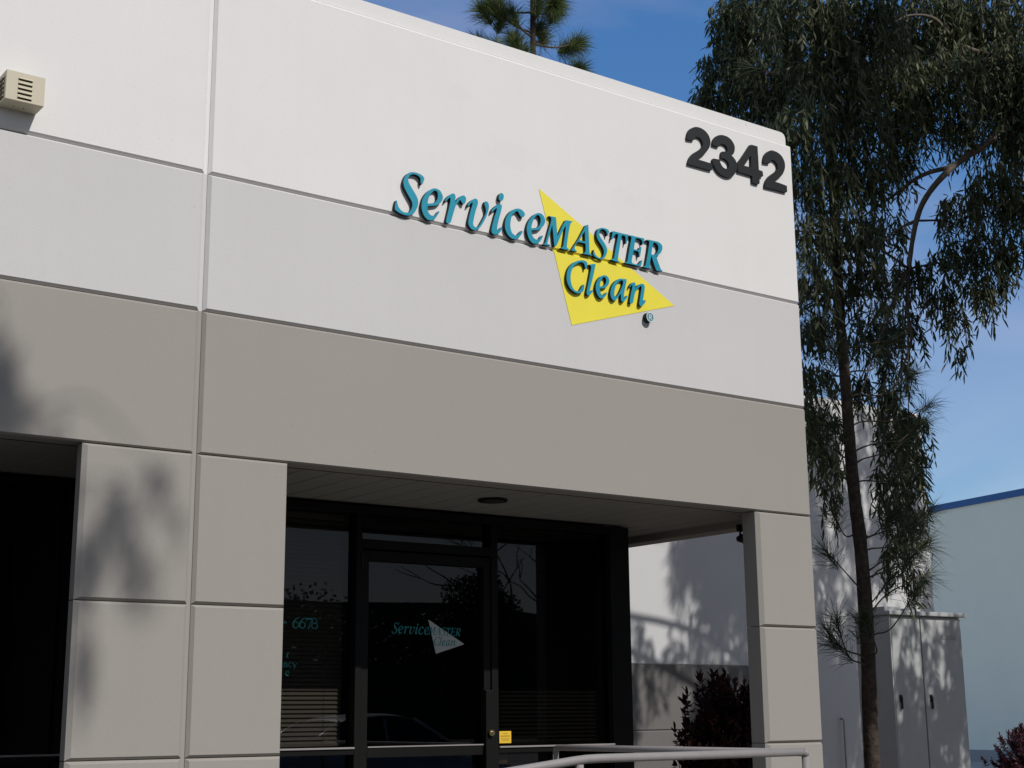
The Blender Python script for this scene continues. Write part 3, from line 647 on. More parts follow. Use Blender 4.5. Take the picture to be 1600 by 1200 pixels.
for i in range(9):
    x = 2.0 + i * 2.75
    sp.add([(x, -12.6, .004), (x + .1, -12.6, .004), (x + .1, -7.9, .004), (x, -7.9, .004)], [(0, 1, 2, 3)])
tag(sp.build('parking_stripes', 'stripe'), 'white painted stripes between parking bays', kind='structure')

hl = MB()
hp = [(-140 + 12 * i, 9.4 + .6 * math.sin(i * .9) + .4 * math.sin(i * 2.3)) for i in range(27)]
hv = [(x, -74, -.02) for x, z in hp] + [(x, -84, z) for x, z in hp] + [(x, -120, -.02) for x, z in hp]
hl.add(hv, [(i + 27 * k, i + 1 + 27 * k, i + 28 + 27 * k, i + 27 + 27 * k) for k in (0, 1) for i in range(26)])
tag(hl.build('far_hill', 'hill'), 'low dark hill beyond the trees across the lot', kind='structure')

# ------------------------------------------------------------------ the office building
B = thing('office_building', 'white and taupe concrete panel office building with deep shaded glass entry', 'building', (0, 0, 0))
ZG = [0.0, 1.387, 2.200, 3.030, 3.854, 4.680, 5.985]
ROWM = ['taupe', 'taupe', 'taupe', 'taupe', 'pale', 'white']
G = .0004
GZ = .0022
def wall(x0, x1, r, y0=0.0, y1=.15, m=None, **k):
    b = MB(); b.panel(x0 + G, x1 - G, ZG[r] + GZ, ZG[r + 1] - GZ, y0, y1, **k)
    return b.build('wall_panel', m or ROWM[r], B)
JX = [-6.59, -1.65, 3.29, 8.225]
h = .012
for i in range(3):
    a = JX[i] + (h if i else 0); c = JX[i + 1] - (h if i < 2 else 0)
    for r in (3, 4, 5):
        wall(a, c, r, br=.008 if i == 2 else .019, bl=.019, bt=.017 if r == 5 else .014, bb=.009 if r == 3 else .014, bd=.017)
    # parapet strip, set back a little, rounded at the free end
    q = MB()
    x0, x1, z0, z1 = a, c, 5.9855, 6.085
    if i == 2: x1 = 8.185
    pts = [(x0, z0), (x1, z0)]
    if i == 2:
        pts += [(x1 - .05 + .05 * math.cos(math.radians(t)), z1 - .05 + .05 * math.sin(math.radians(t))) for t in range(0, 91, 15)]
    else:
        pts += [(x1, z1)]
    pts += [(x0, z1)]
    extrude_outline(q, [pts], .018, .15, 0, 0)
    q.add([(x, .15, z) for x, z in pts], [tuple(range(len(pts)))[::-1]])
    q.build('parapet', 'white', B, fix=False)
def piers(x0, x1, **k):
    for r in (0, 1, 2): wall(x0, x1, r, **k)
piers(2.650, 3.29 - h, y1=.085, bl=.026, br=.019, bd=.017)
piers(3.29 + h, 3.863, bl=.019, br=.010, bd=.017)
piers(7.655, 8.225, bl=.032, br=.008, bd=.022)
piers(-1.65 + h, -1.05, bl=.012, br=.010)
piers(-6.59, -1.65 - h, bl=.012, br=.012)
for x in (-1.65, 3.29):
    for r in range(6):
        b = MB(); b.box(x - h - .001, x + h + .001, .022, .14, ZG[r], ZG[r + 1])
        b.build('joint_strip', ROWM[r] if r != 5 else 'white', B)
    b = MB(); b.box(x - h - .001, x + h + .001, .030, .14, 5.985, 6.08); b.build('joint_strip', 'white', B)

# side wall (faces +X) and the column return under its beam
def block(name, x0, x1, y0, y1, z0, z1, m, bev=.008):
    b = MB(); b.bbox(x0, x1, y0, y1, z0, z1, bev); return b.build(name, m, B)
block('side_beam', 8.05, 8.224, .1505, 6.69, 2.990, 3.853, 'taupe')
block('side_wall', 8.05, 8.224, .1505, 6.69, 3.855, 4.679, 'pale')
block('side_wall', 8.05, 8.224, .1505, 6.69, 4.681, 6.07, 'white')
block('side_wall', 8.05, 8.224, 2.10, 6.69, 0, 2.989, 'taupe')
block('column_return', 8.05, 8.224, .1505, .42, 0, 2.989, 'taupe')
block('return_wall', 7.46, 7.53, 1.43, 2.10, .44, 3.03, 'bronze')
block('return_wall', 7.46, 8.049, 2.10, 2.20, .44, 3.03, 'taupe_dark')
block('recess_wall', 3.70, 3.86, .151, 1.40, 0, 3.03, 'taupe')
block('recess_wall', 3.10, 3.24, .151, 1.40, 0, 3.03, 'taupe')
block('recess_wall', -1.20, -1.056, .151, 1.40, 0, 3.03, 'taupe')
# roof, left, rear
block('roof', -6.5, 8.049, .1505, 6.9, 5.45, 5.55, 'roof', .01)
block('roof', -6.5, 18.0, 6.901, 20.0, 5.45, 5.55, 'roof', .01)
block('side_wall', -6.59, -6.44, .1505, 20.0, 0, 6.06, 'pale')
block('rear_wall', -6.43, 18.16, 20.0, 20.15, 0, 6.06, 'pale')
block('side_wall', 18.0, 18.165, 6.91, 19.99, 0, 6.06, 'pale')
# wing wall set back behind the entry
SX = [8.226, 14.6, 17.85, 18.17]
for i in range(3):
    a = SX[i] + (h if i else 0); c = SX[i + 1] - (h if i < 2 else 0)
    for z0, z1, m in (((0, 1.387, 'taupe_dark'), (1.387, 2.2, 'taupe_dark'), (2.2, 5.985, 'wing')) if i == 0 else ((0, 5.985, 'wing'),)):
        b = MB(); b.panel(a + G, c - G, z0 + G, z1 - G, 6.70, 6.90); b.build('wall_panel', m, B)
    b = MB(); b.box(a, c, 6.718, 6.88, 5.985, 6.08); b.build('parapet', 'white', B)
for x in SX[1:3]:
    b = MB(); b.box(x - h - .001, x + h + .001, 6.712, 6.88, 0, 6.07); b.build('joint_strip', 'pale', B)

# soffit boards
bm_me = {}
def soffit_board(x, w, y0, y1):
    key = (round(w, 3), round(y0, 3), round(y1, 3))
    if key not in bm_me:
        b = MB()
        e = .011
        b.add([(0.001, y0, .010), (e, y0, 0), (w - e, y0, 0), (w - .001, y0, .010), (w - .001, y0, .02), (.001, y0, .02),
               (0.001, y1, .010), (e, y1, 0), (w - e, y1, 0), (w - .001, y1, .010), (w - .001, y1, .02), (.001, y1, .02)],
              [(0, 1, 7, 6), (1, 2, 8, 7), (2, 3, 9, 8), (3, 4, 10, 9), (4, 5, 11, 10), (5, 0, 6, 11), (0, 5, 4, 3, 2, 1), (6, 7, 8, 9, 10, 11)])
        me = b.mesh('soffit_board')
        me.materials.append(M['soffit'])
        bm_me[key] = me
    o = bpy.data.objects.new('soffit_board', bm_me[key])
    COL.objects.link(o)
    o.parent = B
    o.location = (x, 0, 3.048)
    return o
x = 3.894 - .2062
while x < 8.049:
    a = max(x, 3.864); w = min(x + .2062, 8.048) - a
    soffit_board(a, w, .160, 1.36 if a < 7.4 else 2.10)
    x += .2062
x = 2.055 - .2062 * 15
while x < 3.09:
    a = max(x, -1.05); w = min(x + .2062, 3.098) - a
    if w > .02: soffit_board(a, w, .160, 1.36)
    x += .2062
for (a, c, y) in ((3.863, 8.05, 2.2), (-1.05, 3.10, 1.40)):
    b = MB(); b.box(a, c, .151, y, 3.075, 3.11); b.build('soffit_backing', 'gasket', B)
for (a, c) in ((3.864, 8.049), (-1.05, 3.098)):
    b = MB(); b.box(a, c, .1502, .1585, 3.030, 3.07); b.build('soffit_trim', 'bronze', B)
# recessed round light in the soffit
q = MB()
q.lathe([(.098, -.006), (.104, 0.0), (.104, .004)], (5.776, .664, 3.036), seg=32)
rl = q.build('soffit_light', 'bronze', B)
q = MB(); q.lathe([(.076, -.0085), (.080, -.0065)], (5.776, .664, 3.036), seg=32); q.build('lens', 'lens', rl)

# storefront joinery: front plane Y 1.29, glass Y 1.35
YF, YB, YG = 1.29, 1.41, 1.35
ZF, ZS = .45, 3.03
def bars(name, L, parent, m='bronze', b=.003):
    q = MB()
    for (x0, x1, z0, z1, *yy) in L:
        y0, y1 = yy if yy else (YF, YB)
        q.bbox(x0, x1, y0, y1, z0, z1, b)
    return q.build(name, m, parent)
def pane(x0, x1, z0, z1, parent, y=YG):
    q = MB(); q.add([(x0, y, z0), (x1, y, z0), (x1, y, z1), (x0, y, z1)], [(0, 1, 2, 3)])
    return q.build('pane', 'glass', parent, fix=False)
def window(x0, x1, zr0, zr1, extra=()):
    f = bars('window', [(x0, x1, zr0, zr1)], B)
    bars('head_rail', [(x0, x1, ZS - .055, ZS - .002)], f)
    bars('bottom_rail', [(x0, x1, ZF, ZF + .06)], f)
    for e in extra: bars('jamb', [e], f)
    pane(x0, x1, zr1 - .003, ZS - .05, f)
    pane(x0, x1, ZF + .05, zr0 + .003, f)
    q = MB(); q.bbox(x0, x1, YF - .012, YF - .0005, zr1 - .010, zr1 + .002, .002); q.build('sill', 'railpaint', f)
    return f
# left window of the entry, door bay, right window
window(3.862, 5.067, 1.345, 1.393, [(3.862, 3.90, ZF + .061, ZS - .056)])
mull = [(5.068, 5.114, ZF, ZS - .002), (6.204, 6.262, ZF, ZS - .002)]
for a in mull: bars('mullion', [a], B)
tr = bars('transom_window', [(5.115, 6.203, ZS - .055, ZS - .002), (5.115, 6.203, 2.734, 2.797)], B)
pane(5.115, 6.203, 2.79, ZS - .05, tr)
window(6.263, 7.338, 1.331, 1.377)
bars('corner_post', [(7.339, 7.532, ZF, ZS - .002)], B)
door = bars('entrance_door', [(5.119, 5.176, .47, 2.722, 1.302, 1.352), (6.142, 6.199, .47, 2.722, 1.302, 1.352), (5.1765, 6.1415, 2.652, 2.722, 1.302, 1.352),
                              (5.1765, 6.1415, 1.321, 1.396, 1.302, 1.352), (5.1765, 6.1415, .47, .66, 1.302, 1.352)], B)
pane(5.1765, 6.1415, 1.39, 2.66, door, 1.345)
pane(5.1765, 6.1415, .65, 1.33, door, 1.345)
bars('push_rail_edge', [(5.18, 6.138, 1.388, 1.3965, 1.296, 1.3015)], door, 'railpaint', .001)
bars('pull_plate', [(6.136, 6.200, .95, 1.772, 1.268, 1.3015)], door, 'bronze', .006)
q = MB()
q.lathe([(.021, -.026), (.023, -.022), (.023, 0.0)], (6.172, 1.268, 1.473), axis='y', seg=20)
q.lathe([(.011, -.034), (.012, -.0262)], (6.172, 1.268, 1.473), axis='y', seg=16)
q.build('lock_cylinder', 'brass', door)
bars('hinge', [(5.105, 5.1185, 2.60, 2.70, 1.280, 1.2895)], door, 'gasket', .002)
# storefront of the neighbouring bay on the left
window(-1.05, .72, 1.345, 1.393, [(-1.05, -1.01, ZF + .061, ZS - .056)])
bars('mullion', [(.721, .77, ZF, ZS - .002)], B)
window(.771, 3.098, 1.345, 1.393, [(3.04, 3.098, ZF + .061, ZS - .056)])
# dark rooms behind the glass
def room(x0, x1, y0, y1):
    q = MB()
    q.add([(x0, y0, .452), (x1, y0, .452), (x1, y1, .452), (x0, y1, .452)], [(0, 1, 2, 3)], 1)
    q.add([(x0, y0, 3.034), (x1, y0, 3.034), (x1, y1, 3.034), (x0, y1, 3.034)], [(3, 2, 1, 0)])
    q.add([(x0, y1, .452), (x1, y1, .452), (x1, y1, 3.034), (x0, y1, 3.034)], [(0, 1, 2, 3)])
    q.add([(x0, y0, .452), (x0, y1, .452), (x0, y1, 3.034), (x0, y0, 3.034)], [(0, 1, 2, 3)])
    q.add([(x1, y0, .452), (x1, y0, 3.034), (x1, y1, 3.034), (x1, y1, .452)], [(0, 1, 2, 3)])
    q.build('interior_room', ['interior', 'carpet'], B, fix=False)
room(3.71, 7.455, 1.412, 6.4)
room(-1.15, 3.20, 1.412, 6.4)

# ------------------------------------------------------------------ venetian blinds behind the glass
def blind(x0, x1, z0, z1, m, label, tilt):
    t = thing('window_blind', label, 'blind', ((x0 + x1) / 2, YG + .11, z0))
    q = MB()
    y = YG + .11
    z = z0 + .03
    cy, cz = .019 * math.cos(tilt), .019 * math.sin(tilt)
    while z < z1 - .04:
        q.add([(x0, y - cy, z - cz), (x1, y - cy, z - cz), (x1, y, z + .0015), (x0, y, z + .0015), (x1, y + cy, z + cz), (x0, y + cy, z + cz)], [(0, 1, 2, 3), (3, 2, 4, 5)])
        z += .0295
    tag(q.build('slats', m, t, fix=False), kind='stuff')
    q = MB(); q.bbox(x0, x1, y - .014, y + .014, z0, z0 + .022, .003); q.build('bottom_rail', m, t)
    q = MB(); q.bbox(x0, x1, y - .016, y + .016, z1 - .035, z1, .003); q.build('head_rail', m, t)
    q = MB()
    for f in (.12, .5, .88):
        xx = x0 + (x1 - x0) * f
        q.tube([(xx, y - .014, z0 + .02), (xx, y - .014, z1 - .03)], .0012, 5)
    q.build('ladder_cord', m, t)
blind(3.93, 5.055, 1.40, 2.97, 'slat', 'beige venetian blind behind the window left of the entrance door', .95)
blind(6.275, 7.325, 1.385, 2.97, 'slat_dark', 'dark brown venetian blind behind the window right of the door', .9)
# box on a low shelf inside the right window
t = thing('low_cabinet', 'low dark cabinet inside the lower right window pane', 'cabinet', (6.75, 1.75, .452))
q = MB(); q.bbox(6.35, 7.2, 1.58, 1.95, .53, 1.215, .006); q.build('carcass', 'interior', t)
q = MB(); q.bbox(6.33, 7.22, 1.56, 1.97, 1.216, 1.24, .004); q.build('top', 'interior', t)
q = MB(); q.bbox(6.39, 7.16, 1.60, 1.93, .453, .529, .003); q.build('plinth', 'gasket', t)
q = MB(); q.bbox(6.46, 6.545, 1.58, 1.66, 1.241, 1.335, .003)
tag(q.build('cardboard_box', 'card'), 'small brown box standing inside the window beside the door', 'box')

# ------------------------------------------------------------------ raised wall sign
SG = thing('wall_sign', 'teal raised lettering over a yellow triangle on the white wall', 'sign', (5.7, 0, 4.6))
def loops_of(L, sub=3, ang=52):
    return [smooth_loop([tuple(int(c) / 10000 for c in p.split(',')) for p in l.split()], sub, ang) for l in L]
SIGN_L = [(n, loops_of(L)) for n, L in SIGN]
for n, L in SIGN_L:
    q = MB()
    extrude_outline(q, L, -.028, .0)
    # teal face with black sides
    tag(q.build('dot' if n == 'dot' else 'letter', ['teal', 'blackside'], SG, fix=False), 'raised teal dot of the letter i' if n == 'dot' else 'raised teal letter ' + n)
# yellow field follows the wall and its groove
TRI = [(5.7036, 5.095), (5.9687, 4.1696), (6.9154, 4.4577)]
def clip(P, z, keep_above):
    out = []
    for i in range(len(P)):
        a, b = P[i], P[(i + 1) % len(P)]
        ia, ib = (a[1] >= z) == keep_above, (b[1] >= z) == keep_above
        if ia: out.append(a)
        if ia != ib:
            t = (z - a[1]) / (b[1] - a[1]); out.append((a[0] + (b[0] - a[0]) * t, z))
    return out
q = MB()
zz = [4.0, 4.666, 4.680, 4.694, 5.2]
yy = lambda z: -.0025 + max(0, .014 - abs(z - 4.68)) if 4.666 < z < 4.694 else -.0025
for a, b in zip(zz[:-1], zz[1:]):
    P = clip(clip(TRI, a, True), b, False)
    if len(P) > 2:
        q.add([(x, yy(z), z) for x, z in P], [tuple(range(len(P)))])
q.build('triangle', 'yellow', SG, fix=False)
q = MB()
rc = (6.646, 4.3219)
q.lathe([(.0355, -.040), (.0355, 0.0)], (rc[0], 0, rc[1]), axis='y', seg=28, mi=1)
q.lathe([(.0350, -.0412), (.0355, -.0402)], (rc[0], 0, rc[1]), axis='y', seg=28, mi=0)
rm = q.build('registered_mark', ['tealdark', 'blackside'], SG)
q = MB()
ring = [(rc[0] + r * math.cos(a), rc[1] + r * math.sin(a)) for r in (.0355, .0295) for a in [2 * math.pi * k / 28 for k in range(28)]]
q.add([(x, -.0425, z) for x, z in ring], [(k, (k + 1) % 28, 28 + (k + 1) % 28, 28 + k) for k in range(28)])
def bar(a, b, c, d): q.add([(rc[0] + a, -.0425, rc[1] + c), (rc[0] + b, -.0425, rc[1] + c), (rc[0] + b, -.0425, rc[1] + d), (rc[0] + a, -.0425, rc[1] + d)], [(0, 1, 2, 3)])
bar(-.0125, -.006, -.019, .019)
stroke(q, [(-.0075, .016, .006), (.004, .016, .006), (.0105, .0115, .0065), (.0105, .005, .0065), (.004, -.0005, .006), (-.0075, -.0005, .006)], -.0425, 1, *rc)
stroke(q, [(.000, -.001, .007), (.0125, -.019, .007)], -.0426, 1, *rc)
q.build('ring', 'cyanwhite', rm, fix=False)

# house number
HN = thing('house_number', 'large black raised numerals 2342 high on the white wall corner', 'house number', (7.58, 0, 5.55))
for n, L in [(n, loops_of(L, 4, 40)) for n, L in NUMS]:
    q = MB(); extrude_outline(q, L, -.021, 0.0)
    q.build('digit', ['digit', 'blackside'], HN, fix=False)

# louvred wall box, top left
V = thing('wall_vent', 'cream louvred metal box mounted on the white wall', 'vent', (2.18, 0, 4.79))
q = MB(); q.bbox(2.076, 2.283, -.136, -.0008, 4.792, 4.957, .003); q.build('casing', 'cream', V)
for k in range(5):
    z = 4.918 - k * .0262
    q = MB()
    a, b = 2.141, 2.216
    q.add([(a, -.1362, z + .012), (b, -.1362, z + .012), (b, -.1455, z - .001), (a, -.1455, z - .001), (a, -.1362, z - .001), (b, -.1362, z - .001)],
          [(0, 3, 2, 1), (0, 4, 3), (1, 2, 5)])
    q.add([(a + .002, -.1366, z - .0085), (b - .002, -.1366, z - .0085), (b - .002, -.1366, z - .001), (a + .002, -.1366, z - .001)], [(0, 1, 2, 3)], 1)
    q.build('louvre', ['cream', 'slot'], V, fix=False)
    q = MB()
    a, b = -.112, -.030
    q.add([(2.0758, a, z + .012), (2.0758, b, z + .012), (2.0665, b, z - .001), (2.0665, a, z - .001), (2.0758, a, z - .001), (2.0758, b, z - .001)],
          [(0, 1, 2, 3), (0, 3, 4), (1, 5, 2)])
    q.add([(2.0754, a + .002, z - .0095), (2.0754, b - .002, z - .0095), (2.0754, b - .002, z - .001), (2.0754, a + .002, z - .001)], [(3, 2, 1, 0)], 1)
    q.build('louvre', ['cream', 'slot'], V, fix=False)
q = MB()
for xx, y in ((2.15, -.05), (2.20, -.055)):
    q.lathe([(.0035, -.001), (.0035, .0005)], (xx, y, 4.7915), seg=10)
q.build('screw', 'slot', V)

# ------------------------------------------------------------------ vinyl on the glass
DD = thing('door_decal', 'small white triangle and teal lettering on the glass entrance door', 'decal', (5.75, 1.343, 2.02))
A1 = np.array([[5.7036, 5.095, 1], [6.9154, 4.4577, 1], [5.9687, 4.1696, 1]])
B1 = np.array([[5.6906, 2.2624], [6.0002, 2.096], [5.7554, 2.0244]])
AF = np.linalg.solve(A1, B1)
for n, L in SIGN_L:
    q = MB()
    extrude_outline(q, [[tuple(np.array([x - .012, z - .008, 1.]) @ AF) for x, z in lp] for lp in L], 1.3425, None)
    q.build('dot' if n == 'dot' else 'letter', 'decal_teal', DD, fix=False)
q = MB(); q.add([(x, 1.3437, z) for x, z in B1[[0, 2, 1]]], [(0, 1, 2)]); q.build('triangle', 'decal_white', DD, fix=False)

PH = thing('window_lettering', 'teal digits 6678 and text ends on the left window glass', 'decal', (4.70, 1.348, 1.95))
def digit6(q, ox, oz, s):
    stroke(q, [(.78, 1.0, .05), (.50, .86, .10), (.26, .62, .15), (.17, .36, .17), (.22, .16, .15), (.36, .04, .09), (.50, .02, .07)], 1.3475, s, ox, oz)
    stroke(q, arc(.47, .30, .29, .28, -90, 180, 14, .06, .10), 1.3476, s, ox, oz)
def digit7(q, ox, oz, s):
    stroke(q, [(.10, .62, .03), (.12, .88, .06)], 1.3474, s, ox, oz)
    stroke(q, [(.10, .90, .17), (.85, .90, .17)], 1.3475, s, ox, oz)
    stroke(q, [(.80, .88, .06), (.55, .45, .09), (.36, -.03, .13)], 1.3476, s, ox, oz)
def digit8(q, ox, oz, s):
    stroke(q, arc(.45, .74, .24, .24, 0, 360, 18, .06, .08), 1.3475, s, ox, oz)
    stroke(q, arc(.45, .27, .31, .26, 0, 360, 18, .06, .10), 1.3476, s, ox, oz)
def char(name, fn, *a):
    q = MB(); fn(q, *a); return q.build(name, 'decal_teal', PH, fix=False)
char('dash', lambda q: stroke(q, [(0, 0, .0095), (.032, 0, .0095)], 1.3475, 1, 4.542, 2.2085))
for fn, ox in ((digit6, 4.607), (digit6, 4.657), (digit7, 4.710), (digit8, 4.7505)):
    char('digit', fn, ox, 2.174, .0715)
def let_r(q, ox, oz, s):
    stroke(q, [(.2, 0, .16), (.2, .62, .16)], 1.3475, s, ox, oz)
    stroke(q, [(.2, .42, .06), (.35, .60, .12), (.52, .58, .17)], 1.3476, s, ox, oz)
    stroke(q, [(.02, .03, .05), (.40, .03, .05)], 1.3474, s, ox, oz)
def let_n(q, ox, oz, s):
    stroke(q, [(.15, 0, .14), (.15, .62, .14)], 1.3475, s, ox, oz)
    stroke(q, [(.15, .44, .06), (.32, .60, .10), (.48, .54, .14), (.52, .40, .15), (.52, 0, .15)], 1.3476, s, ox, oz)
    stroke(q, [(0, .03, .05), (.30, .03, .05)], 1.3474, s, ox, oz); stroke(q, [(.38, .03, .05), (.68, .03, .05)], 1.3474, s, ox, oz)
def let_c(q, ox, oz, s):
    stroke(q, arc(.32, .31, .27, .31, 50, 310, 14, .06, .09), 1.3475, s, ox, oz)
def let_y(q, ox, oz, s):
    stroke(q, [(.02, .62, .14), (.18, .30, .14), (.30, .04, .12)], 1.3475, s, ox, oz)
    stroke(q, [(.60, .62, .05), (.44, .28, .07), (.28, -.12, .07), (.12, -.22, .12)], 1.3476, s, ox, oz)
def let_e(q, ox, oz, s):
    stroke(q, arc(.32, .31, .27, .31, 0, 310, 16, .06, .09), 1.3475, s, ox, oz)
    stroke(q, [(.08, .36, .05), (.58, .36, .05)], 1.3476, s, ox, oz)
for fn, ox, oz, s in ((let_r, 4.573, 1.980, .048), (let_n, 4.556, 1.918, .050), (let_c, 4.594, 1.918, .050), (let_y, 4.625, 1.918, .050), (let_e, 4.572, 1.864, .048)):
    char('letter', fn, ox, oz, s)

ST = thing('sticker', 'square yellow sticker on the window glass beside the door lock', 'sticker', (6.35, 1.348, 1.40))
q = MB(); q.bbox(6.306, 6.411, 1.3455, 1.3485, 1.397, 1.482, .0008); q.build('sheet', 'sticker', ST)
q = MB()
for (a, b, z, w) in ((.03, .075, .066, .004), (.012, .093, .047, .007), (.014, .09, .034, .003), (.014, .088, .026, .003), (.02, .084, .017, .003)):
    q.add([(6.306 + a, 1.3451, 1.397 + z), (6.306 + b, 1.3451, 1.397 + z), (6.306 + b, 1.3451, 1.397 + z + w), (6.306 + a, 1.3451, 1.397 + z + w)], [(0, 1, 2, 3)])
q.build('print', 'ink', ST, fix=False)

# small floodlight under the side beam
FL = thing('floodlight', 'small dark security light fixed under the side beam by the column', 'lamp', (7.9, .41, 2.95))
q = MB(); q.bbox(7.86, 8.04, .395, .425, 2.935, 2.988, .006); q.build('bracket', 'gasket', FL)
for s, (dx, dz) in enumerate(((0.0, -.045), (.06, -.06))):
    q = MB(); q.lathe([(.012, .03), (.022, .02), (.034, -.02), (.036, -.05), (.030, -.055)], (7.885 + dx, .41, 2.925 + dz), axis='y', seg=18); q.build('lamp_head', 'gasket', FL)
    q = MB(); q.tube([(7.885 + dx, .41, 2.925 + dz + .02), (7.89 + dx, .41, 2.94)], .008, 8); q.build('stem', 'gasket', FL)

# ------------------------------------------------------------------ handrails
HR = thing('handrail', 'grey pipe handrail along the front of the ramp and landing, in front of the column', 'handrail', (6.43, -1.5, .45))
RZ, RR, RY = 1.376, .0225, -1.5
def slopez(x): return RZ if x > 4.82 else RZ - (4.82 - x) * .105
pts = [(6.405, RY, RZ), (4.90, RY, RZ), (4.82, RY, RZ - .002), (4.74, RY, slopez(4.74)), (-.9, RY, slopez(-.9))]
q = MB(); q.tube(pts, RR, 14)
q.tube([(6.405, RY, RZ), (6.420, RY, RZ - .004), (6.427, RY, RZ - .022)], RR, 14)
q.build('top_rail', 'railpaint', HR)
def gz(x): return .45 if x > 3.45 else max(0, .45 - (3.45 - x) * .1)
for x in (6.427, 4.775, 2.9, 1.0, -.8):
    q = MB(); q.tube([(x, RY, gz(x) - .003 if x > 3.45 else gz(x) - .01), (x, RY, slopez(x) - (.0225 if x < 6.4 else .018))], RR * .95, 14); q.build('post', 'railpaint', HR)
q = MB()
q.tube([(6.40, RY, RZ - .46), (4.80, RY, RZ - .46), (-.78, RY, slopez(-.78) - .46)], RR * .8, 12); q.build('mid_rail', 'railpaint', HR)
HS = thing('handrail', 'darker shaded pipe handrail running back from the corner post towards the door', 'handrail', (6.43, -.3, .45))
q = MB(); q.tube([(6.427, RY + .024, RZ - .004), (6.427, .80, RZ - .004), (6.427, .835, RZ - .012), (6.427, .84, RZ - .03)], RR * .95, 14); q.build('top_rail', 'railpaint', HS)
q = MB(); q.tube([(6.427, .84, .447), (6.427, .84, RZ - .028)], RR * .95, 14); q.build('post', 'railpaint', HS)
q = MB(); q.tube([(6.427, RY + .024, RZ - .46), (6.427, .82, RZ - .46)], RR * .8, 12); q.build('mid_rail', 'railpaint', HS)

# ------------------------------------------------------------------ electrical cabinet and conduit by the wing wall
EC = thing('electrical_cabinet', 'tall grey two door electrical cabinet behind the pine trunk', 'cabinet', (13.49, 3.7, .1))
Rz = Matrix.Translation((13.49, 3.70, 0)) @ Matrix.Rotation(-.06, 4, 'Z')
def cab(name, boxes, m, b=.006, parent=EC):
    q = MB()
    for bx in boxes: q.bbox(*bx, b)
    q.v = [tuple(Rz @ Vector(v)) for v in q.v]
    return q.build(name, m, parent)
CW, CD, CZ0, CZ1 = 1.215, .53, .22, 2.68
cab('body', [(0, CW, .022, CD, CZ0, CZ1)], 'cabinet')
cab('plinth', [(-.05, CW + .05, -.05, CD + .05, .08, CZ0 - .001)], 'concrete', .012)
cab('hood', [(-.03, CW + .05, -.05, CD + .03, CZ1 + .001, CZ1 + .05)], 'cabinet', .008)
cab('hood_rib', [(.30, .52, .03, .40, CZ1 + .051, CZ1 + .085)], 'cabinet', .006)
cab('hood_rib', [(-.02, .24, .03, .40, CZ1 + .051, CZ1 + .10)], 'cabinet', .006)
for k, (a, c, hx) in enumerate(((.03, .505, .10), (.525, CW - .01, .60))):
    d = cab('door', [(a, c, 0, .021, CZ0 + .03, CZ1 - .02)], 'cabinet', .004)
    cab('handle', [(hx, hx + .022, -.03, -.012, 1.62, 1.76), (hx - .006, hx + .03, -.012, -.0005, 1.70, 1.78)], 'gasket', .003, d)
cab('name_plate', [(.87, 1.10, -.006, -.0005, 2.42, 2.47)], 'farbase', .002)
cab('edge_trim', [(-.006, .012, -.012, .021, CZ0 + .01, CZ1 - .004)], 'cabinet', .003)
q = MB(); q.tube([(15.95, 6.64, .1), (15.95, 6.64, 1.48), (15.95, 6.66, 1.50), (15.95, 6.70, 1.505)], .014, 10)
tag(q.build('conduit', 'farbase'), 'thin grey conduit rising up the wing wall beside the cabinet', 'conduit')

# ------------------------------------------------------------------ warehouse beyond
W = thing('warehouse', 'blue grey warehouse with a bright blue roof edge behind the trees', 'building', (40, 30, 0))
Wm = Matrix.Translation((40.034, 20.011, 0)) @ Matrix.Rotation(-math.atan2(.8157, 4.1175), 4, 'Z')
def wbox(name, m, x0, x1, y0, y1, z0, z1):
    q = MB(); q.box(x0, x1, y0, y1, z0, z1)
    q.v = [tuple(Wm @ Vector(v)) for v in q.v]
    return q.build(name, m, W)
for k in range(5):
    wbox('wall_panel', 'farwall', .02, .30, -14 + k * 12.0, -14 + k * 12.0 + 11.985, .36, 8.215)
wbox('wall', 'farwall', .301, 35, -14, 46, .36, 8.21)
wbox('roof_edge', 'fartrim', -.04, 35.05, -14.05, 46.05, 8.216, 8.43)
wbox('base', 'farbase', -.03, 35.03, -14.03, 46.03, 0, .359)

